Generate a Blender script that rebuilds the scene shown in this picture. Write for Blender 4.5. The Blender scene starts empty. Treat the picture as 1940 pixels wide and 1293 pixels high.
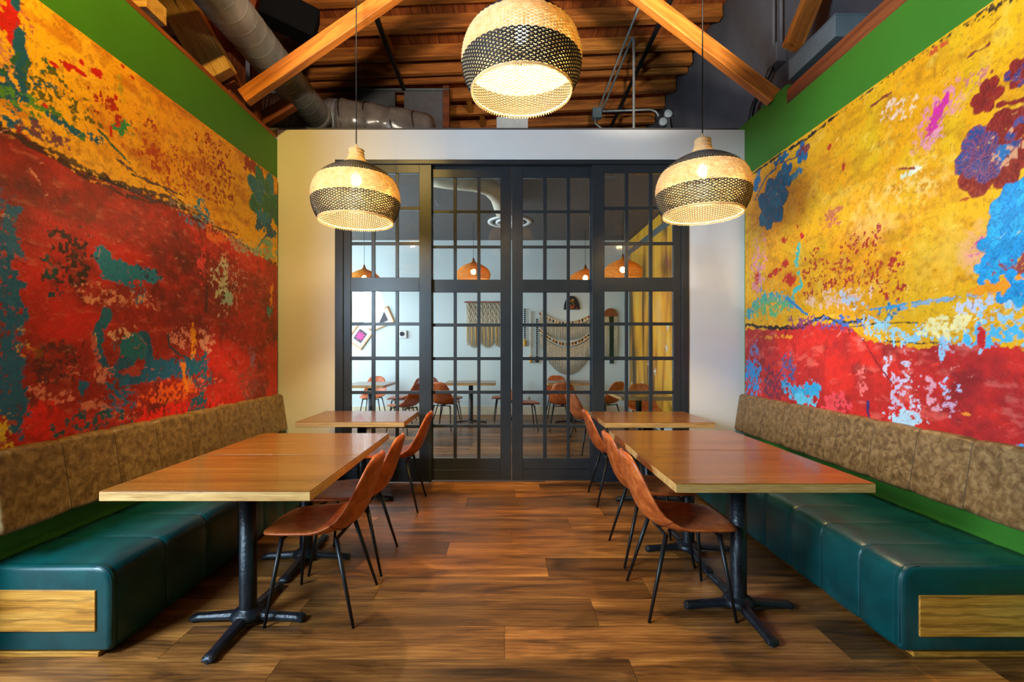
import bpy, bmesh, math, random
import numpy as np
from mathutils import Vector, Matrix
random.seed(7)
PI = math.pi
scene = bpy.context.scene
COL = scene.collection

# ------------------------------------------------------------------ camera, world, light, exposure
FPX, EYE, VX, VY = 900.0, 1.38, 956.0, 660.0          # focal length in px of a 1940x1293 frame, eye height, vanishing point
cam_d = bpy.data.cameras.new('camera'); cam = bpy.data.objects.new('camera', cam_d); COL.objects.link(cam)
cam.location = (0, 0, EYE); cam.rotation_euler = (PI/2, 0, 0)
cam_d.sensor_width = 36; cam_d.lens = 36*FPX/1940
cam_d.shift_x = (970-VX)/1940; cam_d.shift_y = (VY-646.5)/1940
cam_d.clip_start = .02
scene.camera = cam
w = bpy.data.worlds.new('world'); scene.world = w; w.use_nodes = True
bgn = w.node_tree.nodes['Background']; bgn.inputs[0].default_value = (.62, .76, 1, 1); bgn.inputs[1].default_value = .5
vs = scene.view_settings
vs.view_transform = 'Standard'; vs.look = 'None'; vs.gamma = 1; vs.use_curve_mapping = False
vs.exposure = -.5
cy = scene.cycles; cy.max_bounces = 8; cy.diffuse_bounces = 4; cy.glossy_bounces = 4; cy.transmission_bounces = 6; cy.transparent_max_bounces = 16; cy.caustics_reflective = False; cy.caustics_refractive = False; cy.adaptive_threshold = .02
def area(name, loc, rot, sx, sy, power, col):
    d = bpy.data.lights.new(name, 'AREA'); d.shape = 'RECTANGLE'; d.size = sx; d.size_y = sy; d.energy = power; d.color = col
    o = bpy.data.objects.new(name, d); COL.objects.link(o); o.location = loc; o.rotation_euler = rot
    return o
area('added_side_fill', (-4.5, -.7, 1.75), (PI/2, 0, -PI/2), 3.6, 2.3, 430, (.62, .84, 1))          # added cool fill from the unseen left side, shines to +X
area('added_dining_room_fill', (-4.45, 7.5, 1.9), (PI/2, 0, -PI/2), 3.8, 2.6, 500, (.80, .92, 1))     # added unseen fill that brightens the far room, shines to +X
BULB = 3100.0
FLASH = 140.0
SPOT, WASH_L, WASH_R = 620.0, 560.0, 230.0          # watts of the spotlights added out of frame

# ------------------------------------------------------------------ helpers
def srgb(r, g, b):
    return tuple(((c/255)/12.92 if c/255 <= .04045 else ((c/255+.055)/1.055)**2.4) for c in (r, g, b))
def P(px, py, Y):                                      # a measured picture point at a known distance -> world point
    return Vector(((px-VX)*Y/FPX, Y, EYE+(VY-py)*Y/FPX))
class MB:
    def __init__(s): s.v = []; s.f = []
    def add(s, vs_, fs):
        n = len(s.v); s.v += [tuple(p) for p in vs_]; s.f += [tuple(n+i for i in f) for f in fs]; return s
    def box(s, c, d, m=None):
        x, y, z = d[0]/2, d[1]/2, d[2]/2
        vv = [Vector((i*x, j*y, k*z)) for i in (-1, 1) for j in (-1, 1) for k in (-1, 1)]
        if m is not None: vv = [m @ p for p in vv]
        vv = [p+Vector(c) for p in vv]
        return s.add(vv, [(0,1,3,2),(4,6,7,5),(0,4,5,1),(2,3,7,6),(0,2,6,4),(1,5,7,3)])
    def mm(s, x0, x1, y0, y1, z0, z1):
        return s.box(((x0+x1)/2, (y0+y1)/2, (z0+z1)/2), (abs(x1-x0), abs(y1-y0), abs(z1-z0)))
    def tube(s, pts, r, n=8, cap=True, closed=False):
        pts = [Vector(p) for p in pts]; k = len(pts)
        rs = r if isinstance(r, (list, tuple)) else [r]*k
        vv, ff = [], []
        up = None
        for i, p in enumerate(pts):
            a = pts[(i-1) % k] if (i > 0 or closed) else p; b = pts[(i+1) % k] if (i < k-1 or closed) else p
            t = (b-a).normalized()
            if up is None:
                up = Vector((0, 0, 1)) if abs(t.z) < .9 else Vector((1, 0, 0))
            u = t.cross(up)
            if u.length < 1e-6: u = t.cross(Vector((0, 1, 0)))
            u.normalize(); up2 = u.cross(t); up = up2
            for j in range(n):
                q = 2*PI*j/n; vv.append(p+u*math.cos(q)*rs[i]+up2*math.sin(q)*rs[i])
        for i in range(k if closed else k-1):
            i2 = (i+1) % k
            for j in range(n):
                j2 = (j+1) % n; ff.append((i*n+j, i*n+j2, i2*n+j2, i2*n+j))
        if cap and not closed:
            ff.append(tuple(range(n))[::-1]); ff.append(tuple((k-1)*n+j for j in range(n)))
        return s.add(vv, ff)
    def lathe(s, prof, n=32, c=(0,0,0), cap=False):
        vv, ff = [], []
        for r, z in prof:
            for j in range(n):
                q = 2*PI*j/n; vv.append((c[0]+r*math.cos(q), c[1]+r*math.sin(q), c[2]+z))
        for i in range(len(prof)-1):
            for j in range(n):
                j2 = (j+1) % n; ff.append((i*n+j, i*n+j2, (i+1)*n+j2, (i+1)*n+j))
        if cap:
            ff.append(tuple(range(n))[::-1]); ff.append(tuple((len(prof)-1)*n+j for j in range(n)))
        return s.add(vv, ff)
    def loft(s, rings, cap=True):
        n = len(rings[0]); vv = [p for r in rings for p in r]; ff = []
        for i in range(len(rings)-1):
            for j in range(n):
                j2 = (j+1) % n; ff.append((i*n+j, i*n+j2, (i+1)*n+j2, (i+1)*n+j))
        if cap:
            ff.append(tuple(range(n))[::-1]); ff.append(tuple((len(rings)-1)*n+j for j in range(n)))
        return s.add(vv, ff)
    def prism(s, poly, axis, a0, a1):
        def pt(p, a): return {'x': (a, p[0], p[1]), 'y': (p[0], a, p[1]), 'z': (p[0], p[1], a)}[axis]
        n = len(poly)
        return s.add([pt(p, a0) for p in poly]+[pt(p, a1) for p in poly],
                     [tuple(range(n))[::-1], tuple(range(n, 2*n))]+[(i, (i+1) % n, n+(i+1) % n, n+i) for i in range(n)])
    def mesh(s, name, mat, smooth=False):
        me = bpy.data.meshes.new(name); me.from_pydata(s.v, [], s.f)
        bm = bmesh.new(); bm.from_mesh(me); bmesh.ops.recalc_face_normals(bm, faces=bm.faces); bm.to_mesh(me); bm.free()
        if smooth: me.polygons.foreach_set('use_smooth', [True]*len(me.polygons))
        if mat: me.materials.append(mat)
        return me
    def obj(s, name, mat, parent=None, smooth=False, bevel=0, segs=2):
        o = bpy.data.objects.new(name, s.mesh(name, mat, smooth)); COL.objects.link(o)
        if parent is not None: o.parent = parent
        if bevel:
            b = o.modifiers.new('bevel', 'BEVEL'); b.width = bevel; b.segments = segs; b.limit_method = 'ANGLE'; b.angle_limit = .6
            o.data.polygons.foreach_set('use_smooth', [True]*len(o.data.polygons))
            if hasattr(b, 'harden_normals'): b.harden_normals = True
        return o
def tag(o, label=None, cat=None, group=None, kind=None):
    if label: o['label'] = label
    if cat: o['category'] = cat
    if group: o['group'] = group
    if kind: o['kind'] = kind
    return o
def thing(name, label, cat, loc=(0, 0, 0), rz=0, group=None):
    o = bpy.data.objects.new(name, None); COL.objects.link(o); o.empty_display_size = .1
    o.location = loc; o.rotation_euler = (0, 0, rz)
    return tag(o, label, cat, group)
def structure(o, label=None):
    o['kind'] = 'structure'
    if label: o['label'] = label
    return o
def copy_tree(o, parent=None):
    c = o.copy(); COL.objects.link(c)
    if parent is not None: c.parent = parent
    for ch in [x for x in o.children]: copy_tree(ch, c)
    return c
def bar(name, p0, p1, wdt, hgt, mat, parent=None, up=(0, 0, 1), bevel=.006):       # timber: local X runs along its length
    p0, p1 = Vector(p0), Vector(p1); d = p1-p0; L = d.length; x = d.normalized()
    y = Vector(up).cross(x)
    if y.length < 1e-4: y = Vector((0, 1, 0))
    y.normalize(); z = x.cross(y)
    b = MB().box((0, 0, 0), (L, wdt, hgt)); o = b.obj(name, mat, parent, bevel=bevel, segs=1)
    m = Matrix((x, y, z)).transposed().to_4x4(); m.translation = (p0+p1)/2; o.matrix_local = m
    return o

# ------------------------------------------------------------------ materials
def new_mat(name):
    m = bpy.data.materials.new(name); m.use_nodes = True; nt = m.node_tree
    return m, nt, nt.nodes['Principled BSDF']
def nd(nt, t, **kw):
    n = nt.nodes.new(t)
    for k, v in kw.items():
        if k in n.inputs: n.inputs[k].default_value = v
        else: setattr(n, k, v)
    return n
def rgba(c): return (c[0], c[1], c[2], 1)
def ramp(nt, stops):
    r = nt.nodes.new('ShaderNodeValToRGB'); e = r.color_ramp.elements
    e[0].position, e[0].color = stops[0][0], rgba(stops[0][1]); e[1].position, e[1].color = stops[-1][0], rgba(stops[-1][1])
    for p, c in stops[1:-1]:
        q = e.new(p); q.color = rgba(c)
    return r
def coords(nt, scale=(1, 1, 1), rnd=True):
    tc = nt.nodes.new('ShaderNodeTexCoord'); mp = nt.nodes.new('ShaderNodeMapping'); mp.inputs['Scale'].default_value = scale
    nt.links.new(tc.outputs['Object'], mp.inputs['Vector'])
    if rnd:
        oi = nt.nodes.new('ShaderNodeObjectInfo'); mu = nd(nt, 'ShaderNodeVectorMath', operation='SCALE')
        cx = nt.nodes.new('ShaderNodeCombineXYZ')
        for k, f in enumerate((41.0, 67.0, 23.0)):
            q = nd(nt, 'ShaderNodeMath', operation='MULTIPLY'); q.inputs[1].default_value = f
            nt.links.new(oi.outputs['Random'], q.inputs[0]); nt.links.new(q.outputs[0], cx.inputs[k])
        ad = nd(nt, 'ShaderNodeVectorMath', operation='ADD')
        nt.links.new(mp.outputs[0], ad.inputs[0]); nt.links.new(cx.outputs[0], ad.inputs[1])
        return ad.outputs[0]
    return mp.outputs[0]
def M(name, col, rough=.5, metal=0, noise=None, bump=None, spec=.5, coat=0):
    m, nt, b = new_mat(name)
    b.inputs['Base Color'].default_value = rgba(col); b.inputs['Roughness'].default_value = rough; b.inputs['Metallic'].default_value = metal
    b.inputs['Specular IOR Level'].default_value = spec; b.inputs['Coat Weight'].default_value = coat
    vec = coords(nt)
    if noise is None: noise = (9, tuple(c*.82 for c in col), .35, .65)
    n = nd(nt, 'ShaderNodeTexNoise', Scale=noise[0], Detail=6.0, Roughness=.6); nt.links.new(vec, n.inputs['Vector'])
    r = ramp(nt, [(noise[2], noise[1]), (noise[3], col)]); nt.links.new(n.outputs['Fac'], r.inputs[0]); nt.links.new(r.outputs[0], b.inputs['Base Color'])
    if bump:
        n2 = nd(nt, 'ShaderNodeTexNoise', Scale=bump[0], Detail=4.0); nt.links.new(vec, n2.inputs['Vector'])
        bp = nd(nt, 'ShaderNodeBump', Strength=bump[1], Distance=.01); nt.links.new(n2.outputs['Fac'], bp.inputs['Height']); nt.links.new(bp.outputs[0], b.inputs['Normal'])
    return m
def WOOD(name, dark, mid, light, rough=.45, sc=(.9, 9, 9), tone=False, rings=.35, bump=.12, knots=True, coat=0, spec=.5):
    m, nt, b = new_mat(name); L = nt.links
    b.inputs['Roughness'].default_value = rough; b.inputs['Coat Weight'].default_value = coat; b.inputs['Specular IOR Level'].default_value = spec
    v = coords(nt, sc)
    n1 = nd(nt, 'ShaderNodeTexNoise', Scale=1.0, Detail=5.0, Roughness=.62, Distortion=.7); L.new(v, n1.inputs['Vector'])
    r1 = ramp(nt, [(.30, dark), (.50, mid), (.70, light)]); L.new(n1.outputs['Fac'], r1.inputs[0])
    v2 = coords(nt, (sc[0]*.9, sc[1]*.55, sc[2]*.55))
    wv = nd(nt, 'ShaderNodeTexWave', wave_type='RINGS', rings_direction='X', Scale=2.6, Distortion=5.0, Detail=3.0); wv.inputs['Detail Scale'].default_value = 1.2
    L.new(v2, wv.inputs['Vector'])
    v3 = coords(nt, (sc[0]*4, sc[1]*16, sc[2]*16))
    n3 = nd(nt, 'ShaderNodeTexNoise', Scale=1.0, Detail=3.0); L.new(v3, n3.inputs['Vector'])
    mx = nd(nt, 'ShaderNodeMix', data_type='RGBA', blend_type='MULTIPLY'); mx.inputs[0].default_value = rings
    L.new(r1.outputs[0], mx.inputs[6])
    rw = ramp(nt, [(.0, (.35, .3, .27)), (.35, (1, 1, 1))]); L.new(wv.outputs['Fac'], rw.inputs[0]); L.new(rw.outputs[0], mx.inputs[7])
    mx2 = nd(nt, 'ShaderNodeMix', data_type='RGBA', blend_type='MULTIPLY'); mx2.inputs[0].default_value = .55
    rf = ramp(nt, [(.33, (.5, .46, .42)), (.6, (1.1, 1.1, 1.1))]); L.new(n3.outputs['Fac'], rf.inputs[0])
    L.new(mx.outputs[2], mx2.inputs[6]); L.new(rf.outputs[0], mx2.inputs[7])
    out = mx2.outputs[2]
    if tone:
        oi = nt.nodes.new('ShaderNodeObjectInfo'); mx3 = nd(nt, 'ShaderNodeMix', data_type='RGBA', blend_type='MULTIPLY'); mx3.inputs[0].default_value = 1
        L.new(out, mx3.inputs[6]); L.new(oi.outputs['Color'], mx3.inputs[7]); out = mx3.outputs[2]
    L.new(out, b.inputs['Base Color'])
    if bump:
        bp = nd(nt, 'ShaderNodeBump', Strength=bump, Distance=.004); L.new(n3.outputs['Fac'], bp.inputs['Height']); L.new(bp.outputs[0], b.inputs['Normal'])
    return m
def GLASS(name):
    m, nt, b = new_mat(name); nt.nodes.remove(b); L = nt.links
    tr = nd(nt, 'ShaderNodeBsdfTransparent'); tr.inputs[0].default_value = (.93, .97, .97, 1)
    gl = nd(nt, 'ShaderNodeBsdfGlossy'); gl.inputs['Roughness'].default_value = 0.0
    fr = nd(nt, 'ShaderNodeFresnel', IOR=1.5); mx = nt.nodes.new('ShaderNodeMixShader')
    nz = nd(nt, 'ShaderNodeTexNoise', Scale=1.2, Detail=1.0); v = coords(nt, (1, 1, 1)); L.new(v, nz.inputs['Vector'])
    bp = nd(nt, 'ShaderNodeBump', Strength=.03, Distance=.02); L.new(nz.outputs['Fac'], bp.inputs['Height']); L.new(bp.outputs[0], gl.inputs['Normal'])
    L.new(fr.outputs[0], mx.inputs[0]); L.new(tr.outputs[0], mx.inputs[1]); L.new(gl.outputs[0], mx.inputs[2])
    L.new(mx.outputs[0], nt.nodes['Material Output'].inputs[0]); return m
def EMIT(name, col, s, diff=None):
    m, nt, b = new_mat(name); b.inputs['Base Color'].default_value = rgba(diff or col)
    b.inputs['Emission Color'].default_value = rgba(col); b.inputs['Emission Strength'].default_value = s; return m
def STRAW(name, col, col2, tl=.4, rough=.6):
    m, nt, b = new_mat(name); L = nt.links; b.inputs['Roughness'].default_value = rough
    n = nd(nt, 'ShaderNodeTexNoise', Scale=28.0, Detail=3.0); L.new(coords(nt), n.inputs['Vector'])
    r = ramp(nt, [(.35, col2), (.62, col)]); L.new(n.outputs['Fac'], r.inputs[0]); L.new(r.outputs[0], b.inputs['Base Color'])
    t = nd(nt, 'ShaderNodeBsdfTranslucent'); L.new(r.outputs[0], t.inputs[0]); mx = nt.nodes.new('ShaderNodeMixShader'); mx.inputs[0].default_value = tl
    L.new(b.outputs[0], mx.inputs[1]); L.new(t.outputs[0], mx.inputs[2]); L.new(mx.outputs[0], nt.nodes['Material Output'].inputs[0]); return m
def LEATHER(name, c1, c2, c3, sc=14, rough=.42, bump=.25):
    m, nt, b = new_mat(name); L = nt.links; b.inputs['Roughness'].default_value = rough
    v = coords(nt); n = nd(nt, 'ShaderNodeTexNoise', Scale=sc, Detail=7.0, Roughness=.62, Distortion=.5); L.new(v, n.inputs['Vector'])
    r = ramp(nt, [(.34, c1), (.5, c2), (.66, c3)]); L.new(n.outputs['Fac'], r.inputs[0]); L.new(r.outputs[0], b.inputs['Base Color'])
    vo = nd(nt, 'ShaderNodeTexVoronoi', Scale=170.0); L.new(v, vo.inputs['Vector'])
    ad = nd(nt, 'ShaderNodeMath', operation='ADD'); L.new(vo.outputs['Distance'], ad.inputs[0]); L.new(n.outputs['Fac'], ad.inputs[1])
    bp = nd(nt, 'ShaderNodeBump', Strength=bump, Distance=.004); L.new(ad.outputs[0], bp.inputs['Height']); L.new(bp.outputs[0], b.inputs['Normal']); return m

m_green = M('green_paint', srgb(58, 124, 30), .55, noise=(3, srgb(54, 116, 27), .3, .7), bump=(220, .05))
m_white = M('white_paint', srgb(226, 226, 224), .6, noise=(2, srgb(220, 220, 219), .3, .7), bump=(160, .05))
m_dgrey = M('charcoal_paint', srgb(92, 92, 98), .7, noise=(3, srgb(78, 78, 84), .3, .7), bump=(30, .15))
m_bgrey = M('blue_grey_paint', srgb(150, 156, 178), .7)
m_backwall = M('pale_blue_paint', srgb(205, 219, 222), .6, noise=(2, srgb(200, 215, 219), .3, .7))
m_backceil = M('dark_ceiling_paint', srgb(88, 82, 80), .6)
m_black = M('black_frame_paint', srgb(44, 49, 54), .34, noise=(5, srgb(38, 42, 47), .3, .7))
m_iron = M('black_cast_iron', srgb(28, 33, 40), .36, metal=.3, noise=(22, srgb(20, 24, 30), .35, .65), bump=(60, .25))
m_leg = M('black_leg_metal', srgb(22, 23, 25), .4, metal=.3)
m_galv = M('galvanised_steel', srgb(150, 148, 142), .42, metal=.55, noise=(6, srgb(120, 117, 111), .3, .7))
m_flex = M('silver_flexible_duct_foil', srgb(170, 176, 180), .4, metal=.6, noise=(10, srgb(120, 124, 128), .3, .7))
m_wrap = M('clouded_plastic_wrap', srgb(120, 112, 106), .22, noise=(5, srgb(90, 84, 80), .35, .65), bump=(9, .5))
m_trough = M('grey_enamel', srgb(112, 128, 134), .5, noise=(6, srgb(98, 113, 118), .3, .7))
m_cond = M('conduit_steel', srgb(180, 186, 182), .4, metal=.5)
m_blackp = M('black_pipe', srgb(22, 20, 20), .5)
m_speaker = M('black_speaker_case', srgb(5, 5, 6), .85, spec=.1)
m_plank = WOOD('floor_plank_wood', srgb(58, 34, 16), srgb(134, 86, 40), srgb(180, 124, 62), rough=.36, sc=(1.3, 9, 9), tone=True, rings=.45, bump=.06)
m_sub = WOOD('subfloor_wood', srgb(70, 40, 20), srgb(110, 66, 34), srgb(130, 84, 44), rough=.45)
m_table = WOOD('table_top_wood', srgb(112, 66, 20), srgb(132, 82, 28), srgb(146, 95, 38), rough=.26, sc=(.9, 11, 11), rings=.22, bump=.02, coat=.15)
m_edge = WOOD('table_edge_wood', srgb(170, 124, 66), srgb(196, 150, 88), srgb(208, 168, 106), rough=.4, sc=(3, 22, 22), rings=.15, bump=.06)
m_oak = WOOD('oak_panel_wood', srgb(176, 112, 36), srgb(208, 142, 54), srgb(222, 164, 78), rough=.4, sc=(1.6, 14, 14), rings=.6, bump=.06)
m_joist = WOOD('joist_wood', srgb(120, 62, 18), srgb(182, 104, 36), srgb(212, 136, 54), rough=.6, sc=(.8, 7, 7), rings=.4)
m_deck = WOOD('roof_deck_wood', srgb(112, 50, 18), srgb(164, 84, 34), srgb(194, 110, 48), rough=.65, sc=(.8, 6, 6), rings=.4)
m_brace = WOOD('brace_wood', srgb(150, 78, 20), srgb(206, 122, 42), srgb(226, 150, 66), rough=.5, sc=(.9, 9, 9), rings=.35)
m_pale = WOOD('pale_timber', srgb(166, 112, 52), srgb(208, 160, 92), srgb(224, 182, 118), rough=.6, sc=(.9, 10, 10), rings=.35)
m_dark_timber = WOOD('dark_timber', srgb(80, 36, 14), srgb(128, 62, 26), srgb(156, 84, 38), rough=.6, sc=(.9, 9, 9), rings=.35)
m_glass = GLASS('window_glass')
m_teal = LEATHER('teal_vinyl', srgb(0, 52, 54), srgb(1, 62, 64), srgb(3, 72, 73), sc=5, rough=.34, bump=.08)
m_tseam = M('teal_seam', srgb(6, 58, 66), .45)
m_olive = LEATHER('mottled_brown_vinyl', srgb(82, 58, 28), srgb(116, 88, 52), srgb(146, 118, 78), sc=26, rough=.45, bump=.12)
m_oseam = M('brown_seam', srgb(72, 52, 28), .5)
m_cognac = LEATHER('cognac_leather', srgb(142, 62, 22), srgb(178, 84, 34), srgb(200, 106, 50), sc=16, rough=.36, bump=.12)
m_cseam = M('cognac_seam', srgb(104, 44, 18), .5)
m_straw = STRAW('natural_rattan', srgb(248, 230, 186), srgb(232, 204, 150), tl=.5)
m_dstraw = STRAW('black_rattan', srgb(34, 26, 22), srgb(20, 16, 14), tl=.06)
m_ystraw = STRAW('yellow_rattan', srgb(232, 176, 74), srgb(206, 142, 48), tl=.45)
m_bulb = EMIT('warm_bulb', (1, .70, .30), BULB)
m_bulb2 = EMIT('warm_bulb_far', (1, .64, .26), 170)
m_cream = M('cream_paint', srgb(226, 216, 190), .5)
m_cotton = STRAW('cotton_cord', srgb(236, 226, 204), srgb(214, 200, 172), tl=.2)
m_rust = M('rust_yarn', srgb(140, 66, 30), .8)
m_goldy = M('mustard_yarn', srgb(206, 158, 62), .8)
m_dyarn = M('dark_yarn', srgb(34, 30, 32), .8)
m_plast = M('white_plastic', srgb(224, 226, 226), .4)
m_pink = M('pink_petal_print', srgb(214, 60, 150), .5)
m_mat = M('picture_mat_board', srgb(238, 238, 236), .6)
m_dpic = M('dark_picture_print', srgb(66, 64, 76), .5)

# ------------------------------------------------------------------ room dimensions
D, XL, XR = 4.85, -2.32, 2.45
WT = 3.611                       # top of the white end wall
FAR = 9.86                       # far wall of the dining room behind the glass
# ------------------------------------------------------------------ structure: floor with single planks
floor = structure(MB().mm(-4.7, 3.1, -3.05, FAR+.1, -.12, -.006).obj('floor', m_sub), 'brown wood plank floor')
rows = {0:(-.99,), 1:(0,), 2:(.47,), 3:(-.72,), 4:(.267,), 5:(-.39,), 6:(.047,), 7:(.51,), 8:(-.72,), 9:(-.34,), 10:(.1,), 11:(.35,)}
tones = {(1, 0): 1.18, (1, -1): .92, (2, -1): .72, (2, 0): 1.08, (0, 0): .70, (0, -1): 1.0, (4, 0): .70, (4, -1): 1.16, (3, 0): .86, (3, -1): 1.0, (5, -1): .72, (5, 0): 1.15,
         (6, -1): .85, (6, 0): 1.05, (7, -1): .85, (7, 0): .98}
PWD, PL = .2535, 1.54
k = -3
while True:
    y0 = 2.106+PWD*(k-1); y1 = y0+PWD
    if y0 > FAR-.02: break
    y1 = min(y1, FAR)
    if y1 - y0 > .05:
        j0 = rows[k][0] if k in rows else random.uniform(-.75, .75)
        xa, xb = (-2.3, 2.45) if y1 < D+.3 else (-3.6, 2.6)
        if y0 < 1.9: xa = -2.6
        n = -4
        while j0+n*PL < xb:
            a, b = max(j0+n*PL, xa), min(j0+(n+1)*PL, xb)
            if b-a > .03:
                o = MB().box((0, 0, 0), (b-a-.0022, y1-y0-.0022, .006)).obj('plank', m_plank, floor)
                o.location = ((a+b)/2, (y0+y1)/2, -.003)
                t = tones.get((k, n), random.choice((.62, .78, .9, 1.0, 1.1, 1.22)))
                t = t**1.8
                o.color = (t, t*random.uniform(.96, 1.0), t*random.uniform(.9, 1.0), 1)
            n += 1
    k += 1
structure(MB().mm(XL-.14, XL, 1.95, D, 0, 3.507).mm(XL-.14, XL, D-.001, D+.14, 0, 3.0).obj('wall_left', m_green), 'olive green painted wall behind the left mural')
structure(MB().mm(XR, XR+.12, -3, D, 0, 3.50).mm(XR, XR+.12, 4.13, D+.14, 3.50, 3.673).obj('wall_right', m_green), 'green painted wall behind the right mural')
ox0, ox1, oz1 = (635-VX)*D/FPX, (1305-VX)*D/FPX, EYE+(VY-303)*D/FPX
structure(MB().mm(XL, ox0, D, D+.15, 0, WT).mm(ox1, XR, D, D+.15, 0, WT).mm(ox0, ox1, D, D+.15, oz1, WT).obj('wall_end', m_white), 'white end wall framing the glazed doors')
structure(MB().mm(-4.6, XL-.14, 1.83, 1.95, 0, 5.9).obj('wall_return', m_dgrey))
structure(MB().mm(-4.7, -4.6, 1.2, 1.95, 0, 5.9).mm(-4.7, -4.6, -3, -2.6, 0, 5.9).mm(-4.7, -4.6, -2.6, 1.2, 0, .5).mm(-4.7, -4.6, -2.6, 1.2, 3.0, 5.9).obj('wall_side', m_dgrey))
structure(MB().mm(-4.7, 3.1, -3.1, -3, 0, 5.95).obj('wall_front', m_dgrey))
structure(MB().mm(-3.5, -3.4, 1.95, 10.3, 3.5, 5.95).obj('wall_upper_left', m_bgrey), 'blue grey wall high behind the left timbers')
structure(MB().mm(2.95, 3.05, -3, 10.3, 3.3, 6.2).obj('wall_upper_right', m_dgrey), 'charcoal wall high above the right green wall')
structure(MB().mm(XR+.12, 2.95, -3, 10.2, 3.3, 3.42).obj('trim_1', m_dgrey))
structure(MB().mm(-3.5, 3.05, 10.2, 10.3, 3.5, 6.1).obj('wall_upper_end', m_dgrey))
structure(MB().mm(-4.7, 2.72, FAR, FAR+.1, 0, 3.62).obj('wall_far', m_backwall), 'pale blue white wall of the far dining room')
structure(MB().mm(2.6, 2.72, D+.15, FAR, 0, 3.62).obj('wall_far_right', m_backwall))
structure(MB().mm(-4.7, -4.6, D+.1, 6.0, 0, 3.62).mm(-4.7, -4.6, 9.2, FAR, 0, 3.62).mm(-4.7, -4.6, 6.0, 9.2, 0, .55).mm(-4.7, -4.6, 6.0, 9.2, 3.2, 3.62).obj('wall_far_left', m_backwall))
structure(MB().mm(-4.6, XL-.14, D+.1, D+.25, 0, 3.6).obj('wall_near_far_room', m_backwall))
structure(MB().mm(-4.7, 2.72, D+.151, FAR+.1, 3.62, 3.70).obj('ceiling_dining_room', m_backceil), 'dark painted ceiling of the far dining room')
structure(MB().mm(-4.6, 2.6, FAR-.018, FAR, 0, .17).obj('baseboard_far', m_cream), 'cream baseboard of the far wall')
# ceiling: deck boards and joists rise gently to the right
SL = .0396
def ceil_z(x): return EYE+4.30+SL*x
ceil = structure(MB().add([(-4.7, -3, ceil_z(-4.7)+.212), (3.05, -3, ceil_z(3.05)+.212), (3.05, 10.3, ceil_z(3.05)+.212), (-4.7, 10.3, ceil_z(-4.7)+.212),
                 (-4.7, -3, ceil_z(-4.7)+.32), (3.05, -3, ceil_z(3.05)+.32), (3.05, 10.3, ceil_z(3.05)+.32), (-4.7, 10.3, ceil_z(-4.7)+.32)],
                [(0, 1, 2, 3), (4, 7, 6, 5), (0, 4, 5, 1), (1, 5, 6, 2), (2, 6, 7, 3), (3, 7, 4, 0)]).obj('ceiling', m_deck), 'wooden roof deck on exposed joists')
x = -3.38
while x < 2.9:                                          # deck boards run away from the camera
    wd = random.uniform(.135, .15); x1 = min(x+wd, 2.94)
    xm = (x+x1)/2
    o = bar('deck_board', (xm, 5.2, ceil_z(xm)+.198+random.uniform(0, .006)), (xm, 10.15, ceil_z(xm)+.198+random.uniform(0, .006)), x1-x-.006, .022, m_deck, ceil, bevel=0)
    x += wd
for yj, wj in ((4.65, .1), (5.25, .1), (5.84, .11), (6.37, .12), (6.98, .1), (7.38, .09), (7.62, .06), (8.16, .1), (8.71, .09), (9.30, .1), (9.86, .1)):
    xa = -3.4
    o = bar('joist', (xa, yj, ceil_z(xa)+.092), (2.93 if yj > 7.5 else 2.9, yj, ceil_z(2.9)+.092), wj, .184, m_joist, ceil)
for xb, ya, yb in ((-1.66, 6.45, 6.93), (-.62, 8.25, 8.67), (-.42, 8.78, 9.25)):
    bar('bridging_block', (xb, ya, ceil_z(xb)+.085), (xb, yb, ceil_z(xb)+.085), .09, .14, m_brace, ceil)

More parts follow.
